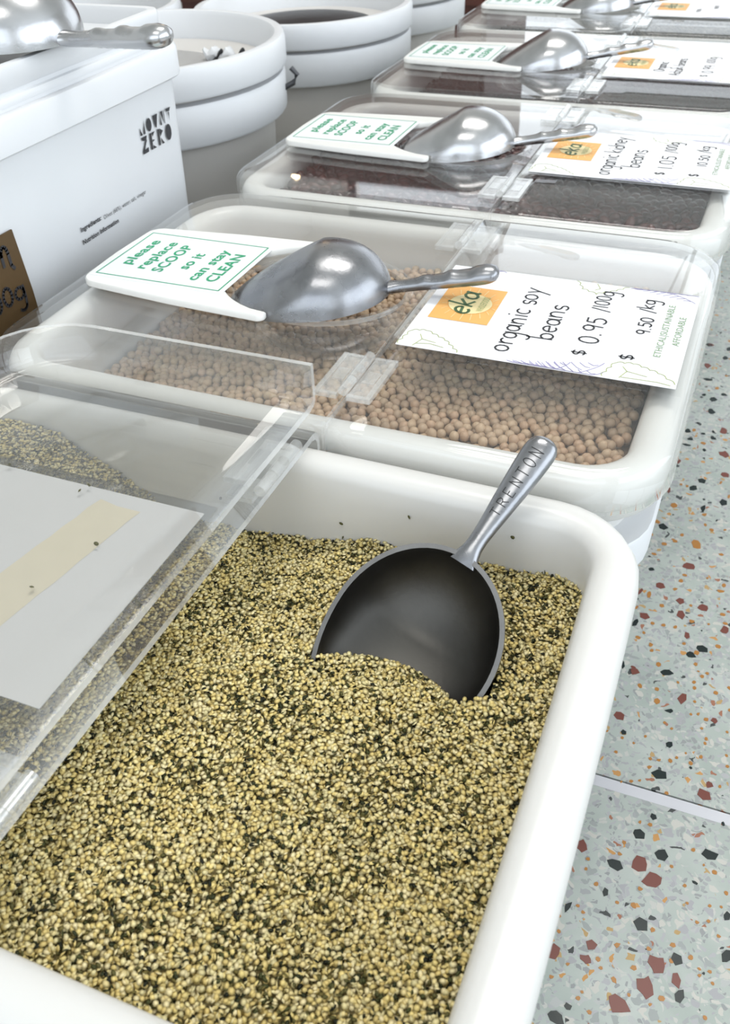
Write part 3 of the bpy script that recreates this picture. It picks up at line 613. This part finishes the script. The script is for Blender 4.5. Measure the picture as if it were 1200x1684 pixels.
    clampP = lambda P: [[(min(max(a, .0004), CS - .0004), b) for a, b in st] for st in P]
    for k, (p0, p1, bl, n) in enumerate((((.0015, -.066), (.0150, -.118), -.26, 10), ((.0010, -.070), (.0045, -.119), -.22, 9), ((.1130, -.116), (.1135, -.157), .22, 9), ((.1135, -.117), (.1035, -.156), .14, 8), ((.1135, -.012), (.1120, -.036), .2, 6), ((.001, -.074), (.010, -.100), -.3, 7))):
        part('lilac_leaf', 'purple%d' % k, lambda: ribbons(clampP(feather(p0, p1, bl, n)), .00048, to3), M['lilac'], paper)
    GP = [[scallop([(.0012, -.001), (.0185, -.004), (.0205, -.012), (.0125, -.026), (.0008, -.037)], .0014), [(.001, -.010), (.010, -.013), (.0155, -.010)], [(.010, -.013), (.008, -.022)], [(.004, -.011), (.006, -.019), (.004, -.028)]],
          [scallop([(.0012, -.119), (.0175, -.124), (.0190, -.133), (.0130, -.147), (.0040, -.157)], .0014), [(.002, -.128), (.010, -.131), (.0145, -.128)], [(.010, -.131), (.0075, -.142)], [(.003, -.129), (.0035, -.148), (.002, -.155)]],
          [scallop([(.1140, -.082), (.1035, -.087), (.0985, -.097), (.1065, -.108), (.1140, -.115)], .0014), [(.1135, -.095), (.107, -.098), (.104, -.095)]]]
    for k, g in enumerate(GP): part('green_leaf', 'green%d' % k, lambda: ribbons(clampP(g), .0005, to3), M['olive'], paper)
M['acrylic_holder'] = acrylic('clear_card_holder', haze=0.012, rough=0.03, f0=0.02)
for i, y in enumerate(TUBY): price_card(i, y)

# ------------------------------------------------------------------ scoops
LB, LF, SB, SD, SH = .045, .058, .0395,   .0315, .066
def s_half(u, lb=LB, lf=LF, b=SB):
    k = u / (lb if u > 0 else lf); return b * math.sqrt(max(0, 1 - k * k))
def s_depth(u, lb=LB, lf=LF, D=SD):
    t = min(1, max(0, (u + lf) / (lf + lb))); c = .60
    return D * ((t / c) ** .80 if t < c else math.sqrt(max(0, 1 - ((t - c) / (1 - c)) ** 2.2)))
def bowl_mesh(wall=.0022):
    nu, nv = 34, 26; V, F, MI = [], [], []
    us = [math.cos(PI * k / nu) for k in range(nu + 1)]
    for layer, sh in ((0, 0.0), (1, wall)):
        for c in us:
            u = c * (LB - sh) if c > 0 else c * (LF - sh)
            hb, dp = s_half(u, LB - sh, LF - sh, SB - sh), s_depth(u, LB - sh, LF - sh, SD - sh)
            for k in range(nv + 1):
                a = PI * k / nv
                V.append((u, hb * math.cos(a), -dp * math.sin(a) ** .85 if 0 < k < nv else 0.0))
    n1 = nv + 1; off = (nu + 1) * n1
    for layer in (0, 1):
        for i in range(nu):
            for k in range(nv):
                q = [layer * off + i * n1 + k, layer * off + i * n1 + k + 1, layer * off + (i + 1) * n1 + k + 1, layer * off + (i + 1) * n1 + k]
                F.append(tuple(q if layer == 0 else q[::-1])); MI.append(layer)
    for i in range(nu):
        for k in (0, nv):
            F.append((i * n1 + k, (i + 1) * n1 + k, off + (i + 1) * n1 + k, off + i * n1 + k)); MI.append(2)
    return V, F, MI
HP = [(-.05, .0068, .0022, .0040), (.0, .0060, .0030, .0044), (.04, .0050, .0034, .0042), (.09, .0043, .0035, .0038), (.16, .0042, .0036, .0036), (.25, .0046, .0038, .0038), (.33, .0051, .0040, .0049), (.41, .0056, .0042, .0042), (.49, .0061, .0044, .0041),
      (.57, .0066, .0046, .0055), (.65, .0070, .0048, .0046), (.73, .0074, .0050, .0044), (.81, .0077, .0052, .0057), (.88, .0078, .0052, .0058), (.93, .0073, .0049, .0052), (.97, .0058, .0040, .0042), (.992, .0034, .0022, .0024), (1.0, .0008, .0006, .0006)]
HSL = -.10
def hprof(s, j):
    for a, b in zip(HP, HP[1:]):
        if a[0] <= s <= b[0]:
            f = (s - a[0]) / (b[0] - a[0]); f = f * f * (3 - 2 * f) if j == 3 else f; return a[j] + (b[j] - a[j]) * f
    return HP[-1][j]
def handle_mesh():
    loops = []; n = 20; ss = [-.05 + .97 * k / 44 for k in range(45)] + [.94, .955, .97, .982, .992, .998, 1.0]
    ss = sorted(set(round(x, 4) for x in ss))
    for s in ss:
        hw, hu, hl = hprof(s, 1), hprof(s, 2), hprof(s, 3); u = LB - .001 + s * SH; c = HSL * s * SH - .0020
        loops.append([(u, hw * math.cos(2 * PI * k / n), c + (hu if math.sin(2 * PI * k / n) >= 0 else hl) * math.sin(2 * PI * k / n)) for k in range(n)])
    return loft(loops)
CAPS = {'T': [[(0, 1), (.8, 1)], [(.4, 1), (.4, 0)]], 'R': [[(.05, 0), (.05, 1), (.5, 1), (.72, .85), (.72, .65), (.5, .5), (.05, .5)], [(.4, .5), (.78, 0)]],
        'E': [[(.7, 1), (.05, 1), (.05, 0), (.7, 0)], [(.05, .5), (.55, .5)]], 'N': [[(.05, 0), (.05, 1), (.75, 0), (.75, 1)]], 'O': [arc(.4, .5, .38, .5, 0, 360, 14)]}
def engraving_mesh():
    polys = []; s = .34
    for ch in 'TRENTON':
        hgt = hprof(s + .03, 1) * .82
        for st in CAPS[ch]:
            P = []
            for (x0, y0), (x1, y1) in zip(st, st[1:]):
                for k in range(4): P.append((s + (x0 + (x1 - x0) * k / 4) * .058, ((y0 + (y1 - y0) * k / 4) - .5) * hgt))
            x0, y0 = st[-1]; P.append((s + x0 * .058, (y0 - .5) * hgt)); polys.append([(LB - .001 + a * SH, v) for a, v in P])
        s += .082
    def to3(u, v):
        s = (u - LB + .001) / SH; hw, hu = hprof(s, 1), hprof(s, 2)
        return (u, v, HSL * s * SH - .0020 + hu * math.sqrt(max(0, 1 - (v / hw) ** 2)) + .00012)
    return ribbons(polys, .0004, to3)
SC = {}
def scoop(center, a, n, label, scale=1.0, bright=False):
    a = Vector(a).normalized(); n = Vector(n); n = (n - a * n.dot(a)).normalized(); yv = n.cross(a)
    t = thing('metal_scoop', (0, 0, 0), label, 'scoop', 'aluminium scoops')
    t.matrix_world = Matrix(((a.x, yv.x, n.x, center[0]), (a.y, yv.y, n.y, center[1]), (a.z, yv.z, n.z, center[2]), (0, 0, 0, 1))) @ Matrix.Scale(scale, 4)
    if not SC:
        v, f, mi = bowl_mesh()
        for key, m in (('d', M['alu']), ('b', M['alu_bright'])):
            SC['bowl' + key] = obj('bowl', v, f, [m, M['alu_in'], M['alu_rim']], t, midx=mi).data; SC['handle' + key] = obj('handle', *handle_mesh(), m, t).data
            SC['eng'] = obj('engraved_name', *engraving_mesh(), M['engrave'], t, smooth=False).data
        for c in list(t.children): bpy.data.objects.remove(c)
    k = 'b' if bright else 'd'
    link(bpy.data.objects.new('bowl', SC['bowl' + k]), t); h = link(bpy.data.objects.new('handle', SC['handle' + k]), t)
    link(bpy.data.objects.new('engraved_name', SC['eng']), h)
    return t
S1C, S1A, S1N = Vector((.0831, .0552, -.0346)), Vector((.3255, .7377, .5915)).normalized(), Vector((.0255, -.6322, .7744))
S1N = (S1N - S1A * S1N.dot(S1A)).normalized(); S1W = S1N.cross(S1A)
scoop(S1C, S1A, S1N, 'aluminium scoop standing upright in the hemp seeds, engraved handle up')
scoop((-.0650, .2910, .0000), (.975, .18, .10), (.10, 0, -1), 'upturned aluminium scoop resting in the soybean lid', 1.06)
scoop((-.0650, .5985, .0000), (.985, .10, .10), (.10, 0, -1), 'upturned aluminium scoop resting in the kidney bean lid', 1.06, True)
scoop((-.0650, .9100, .0000), (.975, .17, .10), (.10, 0, -1), 'upturned aluminium scoop resting in the adzuki bean lid', 1.06, True)
scoop((-.0650, 1.2240, .0000), (.985, .10, .10), (.10, 0, -1), 'upturned aluminium scoop on the lid at the far end', 1.06, True)

# ------------------------------------------------------------------ dry goods
def interior(pts_hx, pts_hy, r, x, y, cy):
    dx, dy = np.abs(x - XC), np.abs(y - cy)
    inside = (dx < pts_hx) & (dy < pts_hy)
    cx, cyy = dx - (pts_hx - r), dy - (pts_hy - r)
    return inside & ~((cx > 0) & (cyy > 0) & (cx * cx + cyy * cyy > r * r))
IHX, IHY, IR = HX - .0035 - .0242, HY - .0035 - .0242, .020
def hexgrid(cy, sp, jit, hx=IHX, hy=IHY, r=IR):
    P = []
    ny = int(2 * hy / (sp * .866)) + 2; nx = int(2 * hx / sp) + 2
    jj, ii = np.meshgrid(np.arange(ny), np.arange(nx), indexing='ij')
    x = XC - hx + (ii + .5 * (jj % 2)) * sp; y = cy - hy + jj * sp * .866
    x = x.ravel() + RNG.uniform(-jit, jit, x.size); y = y.ravel() + RNG.uniform(-jit, jit, y.size)
    k = interior(hx, hy, r, x, y, cy)
    return x[k], y[k]
def rotmats(n, tilt):
    """random yaw, then tilt about a random horizontal axis"""
    ya = RNG.uniform(0, 2 * PI, n); ax = RNG.uniform(0, 2 * PI, n); ti = RNG.normal(0, tilt, n)
    c, s = np.cos(ya), np.sin(ya); Z = np.zeros(n); O = np.ones(n)
    Rz = np.stack([np.stack([c, -s, Z], 1), np.stack([s, c, Z], 1), np.stack([Z, Z, O], 1)], 1)
    kx, ky = np.cos(ax), np.sin(ax); ct, st = np.cos(ti), np.sin(ti)
    Rt = np.stack([np.stack([ct + kx * kx * (1 - ct), kx * ky * (1 - ct), ky * st], 1), np.stack([kx * ky * (1 - ct), ct + ky * ky * (1 - ct), -kx * st], 1), np.stack([-ky * st, kx * st, ct], 1)], 1)
    return np.einsum('nij,njk->nik', Rt, Rz)
def grains_mesh(name, centers, rots, scales, tv, tf, cols, mat, extra=None):
    """one mesh of many small solids: tv template verts (m,3), tf template faces as (k,3) or (k,4) int array"""
    n, m = len(centers), len(tv)
    V = np.einsum('nij,nmj->nmi', rots, tv[None] * scales[:, None, :]) + centers[:, None, :]
    V = V.reshape(-1, 3); q = tf.shape[1]
    F = (tf[None] + (np.arange(n) * m)[:, None, None]).reshape(-1, q); Cc = np.repeat(cols, m, axis=0)
    loops = F.ravel(); sizes = np.full(len(F), q)
    if extra is not None:
        ev, ef, ec = extra; k = len(V); V = np.vstack([V, ev]); loops = np.concatenate([loops, (ef + k).ravel()]); sizes = np.concatenate([sizes, np.full(len(ef), ef.shape[1])]); Cc = np.vstack([Cc, np.tile(ec, (len(ev), 1))])
    me = bpy.data.meshes.new(name); me.vertices.add(len(V)); me.vertices.foreach_set('co', V.ravel().astype(np.float32))
    me.loops.add(len(loops)); me.loops.foreach_set('vertex_index', loops.astype(np.int32))
    me.polygons.add(len(sizes)); st = np.concatenate([[0], np.cumsum(sizes)[:-1]]); me.polygons.foreach_set('loop_start', st.astype(np.int32))
    me.polygons.foreach_set('use_smooth', np.ones(len(sizes), bool)); me.update(calc_edges=True); me.validate()
    at = me.attributes.new('tint', 'FLOAT_COLOR', 'POINT'); at.data.foreach_set('color', np.hstack([Cc, np.ones((len(Cc), 1))]).astype(np.float32).ravel())
    me.materials.append(mat)
    return me
def ico(sub):
    bm = bmesh.new(); bmesh.ops.create_icosphere(bm, subdivisions=sub, radius=1.0)
    bm.verts.ensure_lookup_table(); v = np.array([x.co[:] for x in bm.verts]); f = np.array([[q.index for q in p.verts] for p in bm.faces]); bm.free()
    return v, f
def lens(n=7):
    v = [(0, 0, 1), (0, 0, -1)] + [(math.cos(2 * PI * k / n), math.sin(2 * PI * k / n), 0) for k in range(n)]
    f = [(0, 2 + k, 2 + (k + 1) % n) for k in range(n)] + [(1, 2 + (k + 1) % n, 2 + k) for k in range(n)]
    return np.array(v, float), np.array(f)
def bed(cy, H, nx=70, ny=52, hx=IHX + .0012, hy=IHY + .0012):
    xs = np.linspace(XC - hx, XC + hx, nx); ys = np.linspace(cy - hy, cy + hy, ny); X, Y = np.meshgrid(xs, ys, indexing='ij')
    r = .022   # pull the corners in to the rounded walls
    for (A, B) in ((X, Y),):
        dx, dy = np.abs(A - XC) - (hx - r), np.abs(B - cy) - (hy - r)
        m = (dx > 0) & (dy > 0); d = np.where(m, np.hypot(dx, dy), 1); k = np.where(m & (d > r), r / d, 1)
        X = np.where(m, XC + np.sign(A - XC) * ((hx - r) + dx * k), A); Y = np.where(m, cy + np.sign(B - cy) * ((hy - r) + dy * k), B)
    V = np.stack([X, Y, H(X, Y)], -1).reshape(-1, 3)
    i, j = np.meshgrid(np.arange(nx - 1), np.arange(ny - 1), indexing='ij'); a = (i * ny + j).ravel()
    return V, np.stack([a, a + ny, a + ny + 1, a + 1], 1)

# hemp seeds in the open tub
bx = np.array([-.22, -.19, -.15, -.115, -.085, -.06, -.02, .02, .066, .10, .14, .16])
bz = np.array([-.020, -.020, -.020, -.040, -.056, -.062, -.056, -.049, -.043, -.043, -.036, -.033])
fz = np.array([-.030, -.032, -.036, -.040, -.042, -.043, -.042, -.041, -.046, -.053, -.046, -.040])
def clump(x, y, s):
    return np.sin(x * s + 1.3 * np.sin(y * s * .7)) * np.sin(y * s * 1.1 + 1.7 * np.sin(x * s * .6 + 2)) 
def hemp_base(x, y):
    t = np.clip((y + .02) / .14, 0, 1) ** 1.5
    z = np.interp(x, bx, bz) * t + np.interp(x, bx, fz) * (1 - t)
    return z + .0025 * clump(x, y, 55) + .0014 * clump(x + .3, y, 130)
bhw = np.vectorize(lambda u: s_half(max(-LF, min(LB, u)))); bdp = np.vectorize(lambda u: s_depth(max(-LF, min(LB, u))))
def in_bowl(P, grow):
    q = P - np.array(S1C); u, v, d = q @ np.array(S1A), q @ np.array(S1W), q @ np.array(S1N)
    hb, dp = bhw(u) + grow, bdp(u) + grow
    return (u > -LF) & (u < LB + grow) & (np.abs(v) < hb) & (d < .0015) & (d > -dp * np.sqrt(np.clip(1 - (v / np.maximum(hb, 1e-6)) ** 2, 0, 1))), u, v
def hemp_H(x, y):
    z = hemp_base(x, y); shp = z.shape
    P = np.stack([x.ravel(), y.ravel(), z.ravel()], 1); ins, u, v = in_bowl(P, .0015)
    drop = np.where(ins, np.clip(u + .012 + .25 * v + 9 * v * v, 0, None) * 1.9, 0)
    return (P[:, 2] - drop).reshape(shp)
px_, py_ = [], []
for k in range(3):
    a_, b_ = hexgrid(0.0, .00205, .0010, IHX + .0014, IHY + .0014); px_.append(a_); py_.append(b_)
hx_, hy_ = np.concatenate(px_), np.concatenate(py_)
hz_ = hemp_H(hx_, hy_) + RNG.uniform(-.0014, .0013, hx_.size)
Pn = np.stack([hx_, hy_, hz_], 1)
ins, _, _ = in_bowl(Pn, -.001)
drop_mask = (hemp_base(hx_, hy_) - hemp_H(hx_, hy_)) > .016
keep = ~drop_mask
# seeds must not sit in the metal of the bowl
i_out, _, _ = in_bowl(Pn, .0008); i_in, _, _ = in_bowl(Pn, -.0030); keep &= ~(i_out & ~i_in)
Pn = Pn[keep]; n = len(Pn)
dens = .25 + .13 * clump(Pn[:, 0], Pn[:, 1], 160) + .07 * clump(Pn[:, 0] + .5, Pn[:, 1], 60)
dark = RNG.random(n) < dens
cream = np.array([[.79, .66, .32], [.83, .72, .41], [.69, .54, .21], [.75, .66, .35], [.79, .64, .26]])[RNG.integers(0, 5, n)] * RNG.uniform(.85, 1.12, (n, 1))
husk = np.array([[.035, .040, .018], [.065, .07, .025], [.11, .10, .035], [.02, .022, .014], [.16, .13, .04]])[RNG.integers(0, 5, n)]
cols = np.where(dark[:, None], husk, cream)
scl = np.stack([RNG.uniform(.0010, .00155, n), RNG.uniform(.0009, .00125, n), RNG.uniform(.00024, .00042, n)], 1)
scl = np.where(dark[:, None], scl * np.array([1.0, .7, .8]), scl)
Pn[:, 2] += np.where(dark, -.0001, 0)
rots = rotmats(n, .58)
tv, tf = lens()
# loose crumbs: stray seeds stuck to the tub's inner back wall
def wallpt(x, z): return (x, IHY + .0028 - .0016 * (abs(z) / .06), z)
stray = np.array([wallpt(x, z) for x, z in ((-.028, -.030), (.021, -.038), (.0215, -.047), (.058, -.024), (-.05, -.04), (-.052, -.052), (.11, -.022))] + [(-.0705, .0523, .0142), (-.0722, .0475, .0142), (-.1165, .0535, .0142), (-.0430, .0190, .0142), (-.0520, -.012, .0142)])
Pn = np.vstack([Pn, stray]); rots = np.concatenate([rots, rotmats(len(stray), 1.2)]); scl = np.vstack([scl, np.tile([.0012, .0009, .0005], (len(stray), 1))]); cols = np.vstack([cols, np.tile([.09, .085, .03], (len(stray), 1))])
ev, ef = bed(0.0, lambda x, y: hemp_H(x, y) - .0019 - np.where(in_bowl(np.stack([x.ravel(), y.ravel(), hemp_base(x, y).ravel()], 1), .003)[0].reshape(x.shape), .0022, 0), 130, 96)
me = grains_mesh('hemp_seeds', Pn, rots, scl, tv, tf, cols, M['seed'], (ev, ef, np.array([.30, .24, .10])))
o = bpy.data.objects.new('hemp_seeds', me); link(o); tag(o, 'heap of pale hulled hemp seeds flecked dark green in the open tub', 'seeds', kind='stuff')

# soybeans: the largest in view one by one, the rest of the heap as one object
def soy_H(x, y): return np.interp(x, [-.215, -.15, -.08, 0, .15], [-.056, -.050, -.040, -.034, -.028]) + .0015 * clump(x, y, 50)
x1, y1 = hexgrid(.3, .0059, .0014, IHX - .0008, IHY - .0008); x2, y2 = hexgrid(.3, .0062, .0016, IHX - .0008, IHY - .0008)
z1 = soy_H(x1, y1) + RNG.uniform(-.0018, .0016, x1.size); z2 = soy_H(x2, y2) - .0046 + RNG.uniform(-.0008, .0008, x2.size)
P1 = np.stack([x1, y1, z1], 1); P2 = np.stack([x2, y2, z2], 1)
dist = np.linalg.norm(P1 - np.array(CAM), axis=1)
hid = (x1 > -.005) & (y1 > .275) | (y1 < .189 + .006) | (x1 < -.06)
order = np.argsort(np.where(hid, 9, dist)); solo = np.zeros(len(P1), bool); solo[order[:300]] = True
iv, if_ = ico(2)
allP = np.vstack([P1[~solo], P2]); n = len(allP)
sc = np.stack([RNG.uniform(.0029, .0034, n), RNG.uniform(.0028, .0031, n), RNG.uniform(.0027, .0031, n)], 1)
soyc = np.array([.50, .35, .225]) * RNG.uniform(.86, 1.12, (n, 1)) * RNG.uniform(.97, 1.03, (n, 3))
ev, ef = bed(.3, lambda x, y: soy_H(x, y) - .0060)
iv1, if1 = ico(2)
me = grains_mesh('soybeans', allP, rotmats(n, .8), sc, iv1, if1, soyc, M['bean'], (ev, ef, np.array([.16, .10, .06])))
o = bpy.data.objects.new('soybeans', me); link(o); tag(o, 'heap of dried tan soybeans filling the second tub', 'beans', kind='stuff')
sm = bpy.data.meshes.new('soybean'); sm.from_pydata([tuple(v) for v in iv * np.array([.0032, .0030, .0029])], [], [tuple(f) for f in if_]); sm.polygons.foreach_set('use_smooth', [True] * len(sm.polygons))
smats = []
for k, c in enumerate(((.50, .35, .225), (.45, .31, .20), (.55, .39, .25), (.52, .34, .215))):
    m2 = principled('dried_soybean_tone', c, 0.42, noise=0.06, scale=300); mm = sm.copy(); mm.materials.append(m2); smats.append(mm)
for k, i in enumerate(order[:300]):
    o = bpy.data.objects.new('soybean', smats[k % 4]); link(o); o.location = P1[i]; o.rotation_euler = tuple(RNG.uniform(0, 6, 3)); s = RNG.uniform(.93, 1.07); o.scale = (s * RNG.uniform(.96, 1.1), s, s)
    tag(o, 'single dried tan soybean on top of the heap in the second tub', 'bean', 'dried soybeans lying on top of the heap')
# the other pulses
def pulses(name, cy, sp, size, H, colors, mat, label, base, sub=1):
    xa, ya = hexgrid(cy, sp, sp * .16, IHX - .001, IHY - .001); xb, yb = hexgrid(cy, sp * 1.05, sp * .2, IHX - .001, IHY - .001)
    P = np.vstack([np.stack([xa, ya, H(xa, ya) + RNG.uniform(-.2, .2, xa.size) * size[2]], 1), np.stack([xb, yb, H(xb, yb) - size[2] * 1.3], 1)]); n = len(P)
    sc = np.array(size) * RNG.uniform(.9, 1.1, (n, 3)); c = np.array(colors)[RNG.integers(0, len(colors), n)] * RNG.uniform(.8, 1.2, (n, 1))
    v, f = ico(sub)
    me = grains_mesh(name, P, rotmats(n, .5), sc, v, f, c, mat, (*bed(cy, lambda x, y: H(x, y) - size[2] * 1.8, 50, 40), np.array(base)))
    o = bpy.data.objects.new(name, me); link(o); tag(o, label, 'beans', kind='stuff')
pulses('kidney_beans', TUBY[2], .0105, (.0075, .0048, .0042), lambda x, y: -.030 + .006 * np.clip(-x / .2, -.3, 1) + .0015 * clump(x, y, 40), [(.055, .012, .012), (.035, .009, .010), (.075, .018, .015)], M['bean_gloss'], 'heap of dark red kidney beans filling the third tub', (.012, .004, .004), 2)
pulses('adzuki_beans', TUBY[3], .0068, (.0038, .0030, .0028), lambda x, y: -.036 + .0015 * clump(x, y, 40), [(.05, .012, .012), (.035, .009, .010)], M['bean_gloss'], 'heap of small dark adzuki beans filling the fourth tub', (.012, .004, .004), 1)
pulses('grey_lentils', TUBY[4], .0068, (.0036, .0036, .0018), lambda x, y: -.040 + .003 * clump(x, y, 30), [(.10, .10, .085), (.06, .065, .06), (.16, .15, .12)], M['bean_gloss'], 'heap of grey pulses in the tub at the far end', (.03, .03, .028), 1)

# ------------------------------------------------------------------ buckets behind the row
MZX, MZC, MZT = -.262, (-.372, .352), .127
mh, mw = .132, .110
bt = thing('square_bucket', (MZC[0], MZC[1], FLOOR_Z), 'tall white square bucket printed with black lettering, left of the tubs', 'bucket')
def rl(o_, z, r=.024): return [(x, y, z - FLOOR_Z) for x, y in rrect(mw - o_, mh - o_, max(.008, r - o_), bow=.001)]
obj('bucket_body', *loft([rl(.020, FLOOR_Z), rl(.017, FLOOR_Z + .004), rl(.006, .082), rl(.006, .105)]), M['bucket'], bt)
obj('collar', *loft([rl(.006, .080), rl(.001, .0795), rl(-.001, .081), rl(-.001, .100), rl(.0005, .1025), rl(.006, .1030), rl(.0075, .1020)], False, False), M['bucket'], bt)
obj('bucket_lid', *loft([rl(.0075, .102), rl(.0062, .1035), rl(.0058, .1080), rl(.0070, .1098), rl(.0100, .1102), rl(.0105, .1125), rl(.0098, .1132), rl(.0090, .124), rl(.0102, .1268), rl(.0130, .1275), rl(.0165, .1268), rl(.018, .124), rl(.020, .115)], False, True), M['bucket'], bt)
# printing on the face towards the tubs (plane x = const, text runs away from the camera)
fx = lambda z: (mw - .006 - .011 * (.085 - z) / .345) + .0018
mo3 = lambda s, z: (fx(z), s - MZC[1], z - FLOOR_Z)
GL = {'M': [[(0, 0), (0, .62), (.42, .0)], [(.60, 0), (1.0, 1), (1.0, 0)]], 'O': [[(.5 + .5 * math.cos(a * PI / 8), .5 + .5 * math.sin(a * PI / 8)) for a in range(16)]],
      'U': [[(0, 1), (1, 1), (.55, 0), (.3, .1)]], 'N': [[(0, 0), (0, .9), (.35, 0)], [(.2, 1), (.75, .1), (.7, 1)], [(.85, 0), (.85, 1), (1, 1), (1, 0)]], 'T': [[(0, 1), (1, 1), (.75, .72), (.1, .78)], [(.40, .7), (.66, .7), (.55, 0)]],
      'Z': [[(0, 1), (.95, 1), (.8, .72), (.15, .8)], [(.6, .75), (.9, .75), (.3, .2), (0, .2)], [(0, .2), (1, .28), (.95, 0), (0, 0)]], 'E': [[(0, 0), (0, 1), (.32, 1), (.38, .5), (.3, 0)], [(.4, 1), (.95, 1), (.45, .72)], [(.42, .58), (.8, .5), (.42, .42)], [(.4, .25), (.95, .0), (.38, 0)]],
      'R': [[(0, 0), (0, 1), (.3, 1), (.3, 0)], [(.36, 1), (.95, .78), (.36, .48)], [(.4, .45), (1, 0), (.6, 0)]]}
def stencil(word, s0, s1, z0, z1, skew=0):
    V, F = [], []; n = len(word); adv = (s1 - s0) / n
    for i, ch in enumerate(word):
        for poly in GL[ch]:
            k = len(V); V += [mo3(s0 + i * adv + x * adv * .72, z0 + y * (z1 - z0)) for x, y in poly]; F.append(tuple(range(k, k + len(poly))))
    return V, F
obj('printed_name', *stencil('MOUNT', .4090, .4570, .0490, .0590), M['ink'], bt, smooth=False)
obj('printed_name', *stencil('ZERO', .4090, .4550, .0350, .0475), M['ink'], bt, smooth=False)
print_text('printed_line', 'Ingredients:', .3175, .343, .0072, .0034, mo3, M['ink'], bt, bold=.03)
print_text('printed_line', 'Olives (66%), water, salt, vinegar', .346, .404, .0062, .0032, mo3, M['wire'], bt, bold=.0)
print_text('printed_line', 'Nutrition Information', .317, .363, -.0022, .0034, mo3, M['ink'], bt, bold=.03)
scoop((-.3170, .3400, .1312), (.98, -.09, -.02), (-.02, 0, -1), 'large bright scoop lying upturned on the square bucket lid', 1.32, True)
kt = thing('kraft_label', (-.2673, .2125, -.0565), 'brown kraft card with black handwriting beside the square bucket', 'label')
obj('card', [(0, -.10, -.06), (0, .0415, -.06), (0, .0405, .047), (0, .0372, .092), (0, -.10, .094), (-.0012, -.10, -.06), (-.0012, .0415, -.06), (-.0012, .0405, .047), (-.0012, .0372, .092), (-.0012, -.10, .094)],
    [(0, 1, 2, 3, 4), (9, 8, 7, 6, 5), (0, 5, 6, 1), (1, 6, 7, 2), (2, 7, 8, 3), (3, 8, 9, 4), (4, 9, 5, 0)], M['kraft'], kt, smooth=False)
ko = lambda s, q: (.0004, s, q)
hand_text('handwritten_line', 'am', .000, .0315, .072, ko, M['ink'], kt, .0026, .0125)
hand_text('handwritten_line', '100g', -.006, .0345, .047, ko, M['ink'], kt, .0022, .0085)

def round_bucket(loc, R, zt, label, recess=.030, body=None):
    x, y = loc; h = zt - FLOOR_Z
    t = thing('round_bucket', (x, y, FLOOR_Z), label, 'bucket', 'round white buckets behind the tubs')
    obj('bucket_body', *lathe([(R * .80, 0), (R * .81, .003), (R - .016, h - .085), (R - .013, h - .03)], cap0=True, cap1=True), body or M['bucket_body'], t)
    obj('collar', *lathe([(R - .014, h - .076), (R - .003, h - .0755), (R - .001, h - .073), (R, h - .040), (R - .002, h - .036), (R - .013, h - .035)]), M['bucket'], t)
    obj('bucket_lid', *lathe([(R - .012, h - .031), (R + .001, h - .0305), (R + .0025, h - .028), (R + .0025, h - .006), (R + .0005, h - .001), (R - .004, h), (R - .008, h - .001), (R - .010, h - .005), (R - .012, h - recess), (R - .016, h - recess - .002), (.001, h - recess - .002)], cap1=True), M['bucket'], t)
    return t, h
tA, hA = round_bucket((-.456, .690), .155, .054, 'round white bucket beside the square bucket, clear disc in its lid')
obj('lid_window', *lathe([(.085, hA - .0315), (.084, hA - .0300), (.001, hA - .0300)], cap0=True, cap1=True), M['bucket'], tA)
obj('wire_ear', *tube([(.142, .055, hA - .055), (.152, .060, hA - .050), (.156, .062, hA - .042), (.150, .060, hA - .035)], .0030), M['wire'], tA)
tB, hB = round_bucket((-.450, 1.085), .150, .020, 'round white bucket with black contents behind the kidney bean tub')
obj('black_disc', *lathe([(.100, hB - .0315), (.098, hB - .027), (.06, hB - .022), (.001, hB - .020)], cap0=True, cap1=True), M['blacklump'], tB)
tC, hC = round_bucket((-.490, 1.470), .150, .000, 'round white bucket at the back beside the far end tub')
tD, hD = round_bucket((-.745, .955), .150, .030, 'round white bucket half hidden behind the square bucket')
obj('black_disc', *lathe([(.110, hD - .0315), (.108, hD - .02), (.06, hD - .010), (.001, hD - .008)], cap0=True, cap1=True), M['blacklump'], tD)
# bits lying in the lid of the first round bucket
for k, (x, y, c) in enumerate(((-.396, .742, 'bucket'), (-.387, .740, 'blacklump'), (-.366, .750, 'blacklump'), (-.380, .744, 'bucket'))):
    v, f = ico(2); v = v * np.array([.012, .007, .006]) * (1.0 if c == 'bucket' else .5); v[:, 2] += .004 * np.sin(v[:, 0] * 400)
    ob = obj('food_bit', [tuple(q) for q in v], [tuple(q) for q in f], M[c], loc=(x, y, (.054 - .030) + (.006 if c == 'bucket' else .006)))
    tag(ob, ['pale lump at the left in the first round bucket lid', 'small black bit on the pale lump in the first round bucket lid', 'small black bit nearest the rim of the first round bucket', 'pale lump at the right in the first round bucket lid'][k], 'food bit')
# dark timber cabinet at the back of the shop
cb = thing('timber_cabinet', (-.95, 2.2, FLOOR_Z), 'dark red timber cabinet at the back of the shop', 'cabinet')
obj('carcass', *boxmesh(-.45, .45, 0, .4, .06, .9), M['wood'], cb, smooth=False)
obj('plinth', *boxmesh(-.43, .43, .03, .38, 0, .06), M['wood'], cb, smooth=False)
for s in (-1, 1):
    d = obj('door', *boxmesh(s * .225 - .215, s * .225 + .215, -.018, 0, .08, .88), M['wood'], cb, smooth=False)
    obj('knob', *cyl_between((s * .05, -.04, .5), (s * .05, -.018, .5), .012), M['wire'], d)
